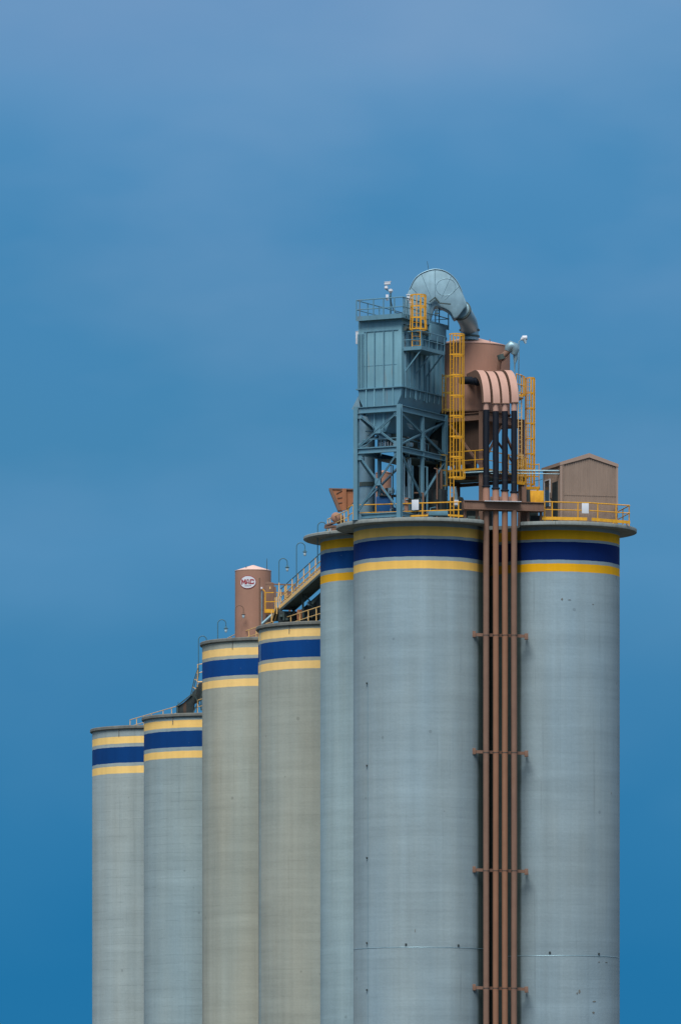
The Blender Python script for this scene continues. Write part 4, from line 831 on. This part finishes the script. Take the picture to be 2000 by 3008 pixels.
# oval sign
scx, scy = 728, 1710; sYc = surfY((tx, tY), tr, scx)
yaw = math.asin(max(-1, min(1, (X(scx, sYc)-tx)/tr))); sn = V((math.sin(yaw), -math.cos(yaw), 0)); ss = V((math.cos(yaw), math.sin(yaw), 0)); sc0 = P(scx, scy, sYc)
def oval(rx, rz, off, th, n=48):     # curved with the shell
    q = []
    for i in range(n):
        a = 2*math.pi*i/n; q.append((rx*math.cos(a), rz*math.sin(a)))
    return q
def curved(pts2, off):
    o_ = []
    for (x, z) in pts2:
        an = yaw+x/tr; o_.append(V((tx+(tr+off)*math.sin(an), tY-(tr+off)*math.cos(an), sc0.z+z)))
    return o_
def oval_mesh(rx, rz, off, th):
    m = MB(); rows = 26; vs = []; fs = []
    N_ = 24
    for j in range(-N_, N_+1):
        x = rx*math.sin(j/N_*math.pi/2); hh = rz*math.cos(j/N_*math.pi/2)
        vs += curved([(x, -hh), (x, hh)], off)
    for j in range(2*N_): fs.append((2*j, 2*j+2, 2*j+3, 2*j+1))
    b0 = len(vs)
    for j in range(-N_, N_+1):
        x = rx*math.sin(j/N_*math.pi/2); hh = rz*math.cos(j/N_*math.pi/2)
        vs += curved([(x, -hh), (x, hh)], off-th)
    for j in range(2*N_): fs.append((b0+2*j, b0+2*j+1, b0+2*j+3, b0+2*j+2)); fs.append((2*j, b0+2*j, b0+2*j+2, 2*j+2)); fs.append((2*j+1, 2*j+3, b0+2*j+3, b0+2*j+1))
    m.add(vs, fs); return m
sg = oval_mesh(.60, .47, .03, .03).build('oval_sign', RED, mt)
oval_mesh(.565, .43, .04, .012).build('sign_face', WHITE, sg)
def text_mesh(txt, size, zoff, mtl, nm, off, xs=1.0, bold=0, xoff=0):
    cu = bpy.data.curves.new('txt', 'FONT'); cu.body = txt; cu.size = size; cu.align_x = 'CENTER'; cu.offset = bold; cu.resolution_u = 3
    to = bpy.data.objects.new('txt', cu); COL.objects.link(to); dg = bpy.context.evaluated_depsgraph_get(); me = bpy.data.meshes.new_from_object(to.evaluated_get(dg))
    bpy.data.objects.remove(to)
    bm = bmesh.new(); bm.from_mesh(me); bmesh.ops.triangulate(bm, faces=bm.faces)
    ex = bmesh.ops.extrude_face_region(bm, geom=bm.faces[:]); 
    for vv in ex['geom']:
        if isinstance(vv, bmesh.types.BMVert): vv.co.z += .006
    m = MB(); bm.verts.index_update()
    vs = [curved([(vv.co.x*xs+xoff, vv.co.y+zoff)], off+vv.co.z)[0] for vv in bm.verts]; fs = [tuple(vv.index for vv in f_.verts) for f_ in bm.faces]
    bm.free(); m.add(vs, fs); return m.build(nm, mtl, sg, smooth=False)
m = MB()
def glyph(poly_list, x0, w_, h_=.36, z0=-.155):
    for pl in poly_list:
        q = curved([(x0+x*w_, z0+y*h_) for x, y in pl], .043); m.prism(q, sn*.008)
glyph([[(0, 0), (.27, 0), (.27, .55), (.27, 1), (0, 1)], [(.73, 0), (1, 0), (1, 1), (.73, 1), (.73, .55)], [(.27, 1), (.5, .52), (.5, .12), (.27, .58)], [(.73, 1), (.73, .58), (.5, .12), (.5, .52)]], -.475, .36)
glyph([[(0, 0), (.28, 0), (.5, 1), (.33, 1)], [(.72, 0), (1, 0), (.67, 1), (.5, 1)], [(.25, .18), (.75, .18), (.70, .40), (.30, .40)]], -.135, .30)
glyph([[(0, .12), (.28, .25), (.28, .75), (0, .88)], [(0, .88), (.28, .75), (.72, .78), (1, .90), (.82, 1), (.15, 1)], [(0, .12), (.15, 0), (.82, 0), (1, .10), (.72, .22), (.28, .25)], [(.72, .62), (1, .62), (1, .90), (.72, .78)], [(.72, .38), (.72, .22), (1, .10), (1, .38)]], .165, .29)
m.build('lettering', RED, sg)
text_mesh('1-800-821-2476', .095, -.29, GREYT, 'phone_line', .043, xs=.85, bold=.004)
m = MB()
m.obox(curved([(.03, .0)], .052)[0], ss*.06, sn*.002, UP*.016); m.obox(curved([(.02, -.09)], .052)[0], ss*.07, sn*.002, UP*.014); m.build('logo_stripes', WHITE, sg)
# box filter and landing on the right of that tank
C2 = lambda x, y: (660+x*.19133, 1620+y*.19133)
bx = root('brown_cabinet', tuple(P(*C2(690, 900), 436.6)), 'tall brown cabinet beside the tank with the oval sign', 'cabinet')
Yb = 437.0; m = MB(); m.prism([P(*C2(x, y), Yb) for x, y in ((625, 480), (655, 462), (750, 478), (760, 500), (760, 900), (625, 900))], V((0, .9, 0))); m.build('body', BROWN2, bx, bevel=.02)
m = MB(); m.obox(P(*C2(698, 560), Yb-.02), (.04, 0, 0), (0, .02, 0), (0, 0, .09)); m.build('label_plate', YELP, bx)
m = MB(); m.bar(V((X(790, Yb), Yb+.4, DL)), P(790, 1792, Yb+.4), .5, .5); m.build('support', BROWN2, bx)
ld = root('landing', tuple(P(*C2(695, 940), 436)), 'bright yellow railed landing in front of the brown cabinet', 'platform')
Yl = 436.3; m = MB(); m.bar(P(*C2(612, 912), Yl), P(*C2(760, 912), Yl), .03, .26); m.build('kick_plate', YEL, ld)
m = MB(); m.obox(P(*C2(690, 935), Yl+.35), (.36, 0, 0), (0, .35, 0), (0, 0, .03)); m.build('floor', YEL, ld)
for y in (632, 772): m = MB(); m.bar(P(*C2(615, y), Yl), P(*C2(820, y-3), Yl), .05, .06); m.build('rail', YEL, ld)
for x in (622, 775): m = MB(); m.bar(P(*C2(x, 628), Yl), P(*C2(x, 925), Yl), .07, .07); m.build('post', YEL, ld)
bf = root('pipe_rack', tuple(P(*C2(930, 700), 434.5)), 'brown pipe frame between the brown cabinet and the sloping stair', 'pipe rack')
Yf = 434.0
for (x0, y0, x1, y1, w_) in ((765, 505, 1090, 512, .10), (770, 540, 780, 700, .14), (930, 510, 935, 640, .14), (1045, 520, 1048, 620, .1), (1085, 520, 1085, 610, .10), (830, 640, 1020, 648, .18), (930, 650, 1020, 700, .22), (620, 505, 770, 500, .08)):
    m = MB(); m.bar(P(*C2(x0, y0), Yf), P(*C2(x1, y1), Yf), w_, w_); m.build('member', BROWN2, bf)
m = MB(); m.obox(P(*C2(975, 680), Yf+.5), (.30, 0, 0), (0, .3, 0), (0, 0, .3)); m.tube([P(*C2(850, 660), Yf), P(*C2(870, 700), Yf), P(*C2(850, 740), Yf), P(*C2(880, 790), Yf)], .045, 8); m.build('valve_body', BROWN2, bf, bevel=.01)
m = MB(); m.bar(P(*C2(1000, 700), Yf+.2), V((P(*C2(1000, 700), Yf).x, Yf+.2, DL)), .14); m.build('leg', BROWN2, bf)
# ---------------------------------------------------------------- sloping stair and conveyor from the middle roofs up to the tall cluster
A0, A1 = P(*C2(835, 868), 428.5), P(*C2(1480, 292), 419.0); A1 = A0+(A1-A0)*1.45
stp = root('sloping_stair', tuple(A0), 'yellow railed stair and dark conveyor gallery sloping up to the tall silos', 'stair')
ab = V((3, .9, 0)).normalized()*0+V((.9, .25, 0))        # width of the gallery, away from the camera side
wv = V((A1.y-A0.y, -(A1.x-A0.x), 0)).normalized(); wv = -wv if wv.x < 0 else wv
m = MB(); m.bar(A0, A1, .06, .24); m.build('stringer', YELP, stp)
m = MB(); m.bar(A0-UP*.24, A1-UP*.24, .12, .16); m.bar(A0+wv*1.0-UP*.1, A1+wv*1.0-UP*.1, .1, .3); m.build('side_beam', DGRN, stp)
m = MB(); m.bar(A0+wv*.5-UP*.1, A1+wv*.5-UP*.1, .95, .05); m.build('treads', DGRN, stp)
m = MB(); m.bar(A0+wv*1.6-UP*1.0, A1+wv*1.6-UP*1.0, 1.0, 1.0); m.build('conveyor_casing', DARK, stp, bevel=.03)
for side, rr in ((V(), .034), (wv*1.0, .03)):
    for h_ in (1.22, .68, .25):
        if side.length and h_ < .5: continue
        m = MB(); m.tube([A0+side+UP*h_+(A1-A0)*.03, A1+side+UP*h_], rr, 8); m.build('handrail', YELP if side.length or h_ < .7 else LAMPB, stp)
    for k in range(11):
        p = A0.lerp(A1, .03+k*.095)+side; m = MB(); m.tube([p, p+UP*1.22], .034, 8); m.build('post', YELP, stp)
# lower steep flight and side rails
q0, q1 = P(*C2(720, 1075), 429.5), P(*C2(838, 868), 428.5)
for dx in (0, 45):
    m = MB(); m.bar(P(*C2(725+dx, 1060), 429.5), P(*C2(795+dx*.9, 840), 428.6), .05, .07); m.bar(P(*C2(795+dx*.9, 840), 428.6), P(*C2(825+dx*.3, 640), 428.4), .05, .06); m.build('handrail', YELP, stp)
m = MB(); m.bar(P(*C2(770, 1060), 429.7), P(*C2(840, 870), 428.8), .5, .12); m.build('steep_flight', DGRN, stp)
for x, y0, y1 in ((720, 900, 1080), (925, 520, 850), (1030, 525, 745), (835, 480, 860), (800, 700, 960)):
    m = MB(); m.bar(P(*C2(x, y0), 428.3), P(*C2(x, y1), 428.3), .06); m.build('post', YELP, stp)
# supports
for x0, y0, x1, y1, Y, w_ in ((1200, 640, 1205, 1040, 424.5, .12), (1255, 600, 1210, 800, 424.3, .07), (1235, 680, 1400, 860, 424, .08), (1480, 640, 1340, 800, 422.5, .16), (905, 930, 905, 1060, 427.5, .10), (1080, 910, 1000, 1040, 427, .08), (1460, 430, 1485, 560, 421, .06), (1290, 780, 1480, 1010, 423.5, .1), (1480, 830, 1330, 1020, 423.5, .08)):
    m = MB(); m.bar(P(*C2(x0, y0), Y), P(*C2(x1, y1), Y), w_); m.build('support', DGRN, stp)
m = MB(); m.lathe(tuple(P(*C2(1300, 800), 424.2)), [(.02, P(0, C2(0, 760)[1], 424.2).z), (.16, P(0, C2(0, 775)[1], 424.2).z), (.16, P(0, C2(0, 825)[1], 424.2).z), (.02, P(0, C2(0, 840)[1], 424.2).z)], 14); m.build('pulley', GALV, stp)
dk = root('conveyor_drive', (P(*C2(1000, 1000), 428).x, 428, DL), 'dark conveyor drive and bearings under the foot of the sloping stair', 'machinery')
m = MB(); m.prism([P(*C2(x, y), 427.6) for x, y in ((830, 900), (900, 915), (1110, 920), (1090, 1100), (820, 1100))], V((0, 1.4, 0))); m.build('casing', DARK, dk, bevel=.02)
for x, y in ((870, 990), (960, 1040), (1040, 980), (1000, 950)): m = MB(); m.obox(P(*C2(x, y), 427.5), (.10, 0, 0), (0, .1, 0), (0, 0, .08)); m.build('bearing', DGRN, dk, bevel=.01)
m = MB(); m.prism([P(*C2(x, y), 426) for x, y in ((1215, 850), (1420, 830), (1440, 1050), (1220, 1060))], V((0, 1.0, 0))); m.build('drive_guard', DARK, dk, bevel=.02)
m = MB(); Yk = 425.2; m.obox(P(*C2(1155, 975), Yk), (.20, 0, 0), (0, .25, 0), (0, 0, .36)); o = m.build('orange_motor', ORBR, dk, bevel=.06)
m = MB(); m.obox(P(*C2(1275, 1015), Yk-.3), (.05, 0, 0), (0, .05, 0), (0, 0, .12)); m.build('switch_box', WHITE, dk)
# white slanted pipe left of the steep flight
m = MB(); m.tube([P(*C2(575, 1110), 430.5), P(*C2(735, 965), 430.5)], .10, 10); tag(m.build('slanting_pipe', GALV), 'pale slanting pipe between the brown tank conduit and the steep stair foot', 'pipe')
# ---------------------------------------------------------------- conveyor housing and steep stair between the two left pairs
CQ = lambda x, y: (250+x*.28699, 1880+y*.28699)
cv = root('conveyor_housing', tuple(P(*CQ(1050, 735), 446)), 'dark conveyor housing rising from the second silo roof to the third', 'conveyor')
Yv2 = 446.0
m = MB(); m.prism([P(*CQ(x, y), Yv2) for x, y in ((945, 760), (943, 680), (1010, 640), (1085, 570), (1140, 480), (1170, 440), (1260, 420), (1260, 560), (1120, 640), (1110, 760))], V((0, 1.6, 0))); m.build('casing', DARK, cv, bevel=.03)
m = MB(); m.bar(P(*CQ(943, 675), Yv2-.1), P(*CQ(1095, 555), Yv2-.1), .1, .08); m.bar(P(*CQ(945, 670), Yv2-.05), P(*CQ(945, 760), Yv2-.05), .12, .12); m.build('edge_frame', DGRN, cv)
for x0, y0, x1, y1 in ((1120, 560, 1200, 720), (1200, 560, 1110, 740), (1150, 640, 1150, 740), (1190, 500, 1190, 720)): m = MB(); m.bar(P(*CQ(x0, y0), Yv2-.2), P(*CQ(x1, y1), Yv2-.2), .08); m.build('strut', DGRN, cv)
ss_ = root('steep_stair', tuple(P(*CQ(1090, 560), 445.5)), 'steep thin railed stair climbing to the silo that carries the brown tank', 'stair')
for (pts_, w_) in ((((1083, 560), (1120, 400), (1158, 285)), .035), (((1095, 570), (1132, 420), (1165, 300)), .03), (((1130, 555), (1150, 440), (1170, 330)), .03), (((1150, 252), (1205, 243)), .03), (((1160, 338), (1205, 325)), .03), (((1155, 430), (1240, 425)), .05), (((1155, 250), (1150, 480)), .03)):
    m = MB(); m.tube([P(*CQ(x, y), 445.2) for x, y in pts_], w_, 8); m.build('handrail', DGRN if w_ < .04 and pts_[0][1] > 400 else YELP, ss_)
for x0, y0, x1, y1 in ((1100, 480, 1137, 500), (1118, 400, 1150, 415), (1140, 335, 1160, 345)): m = MB(); m.bar(P(*CQ(x0, y0), 445.2), P(*CQ(x1, y1), 445.2), .05); m.build('tread', YELP, ss_)
m = MB(); m.tube([P(*CQ(953, 730), 446.5), P(*CQ(955, 632), 446.5)], .03, 6); tag(m.build('vent_pipe', LAMPB), 'thin short upright pipe left of the dark conveyor housing', 'pipe')
for px, y0, y1, lb in ((606, 1883, 1868, 'x'),): pass
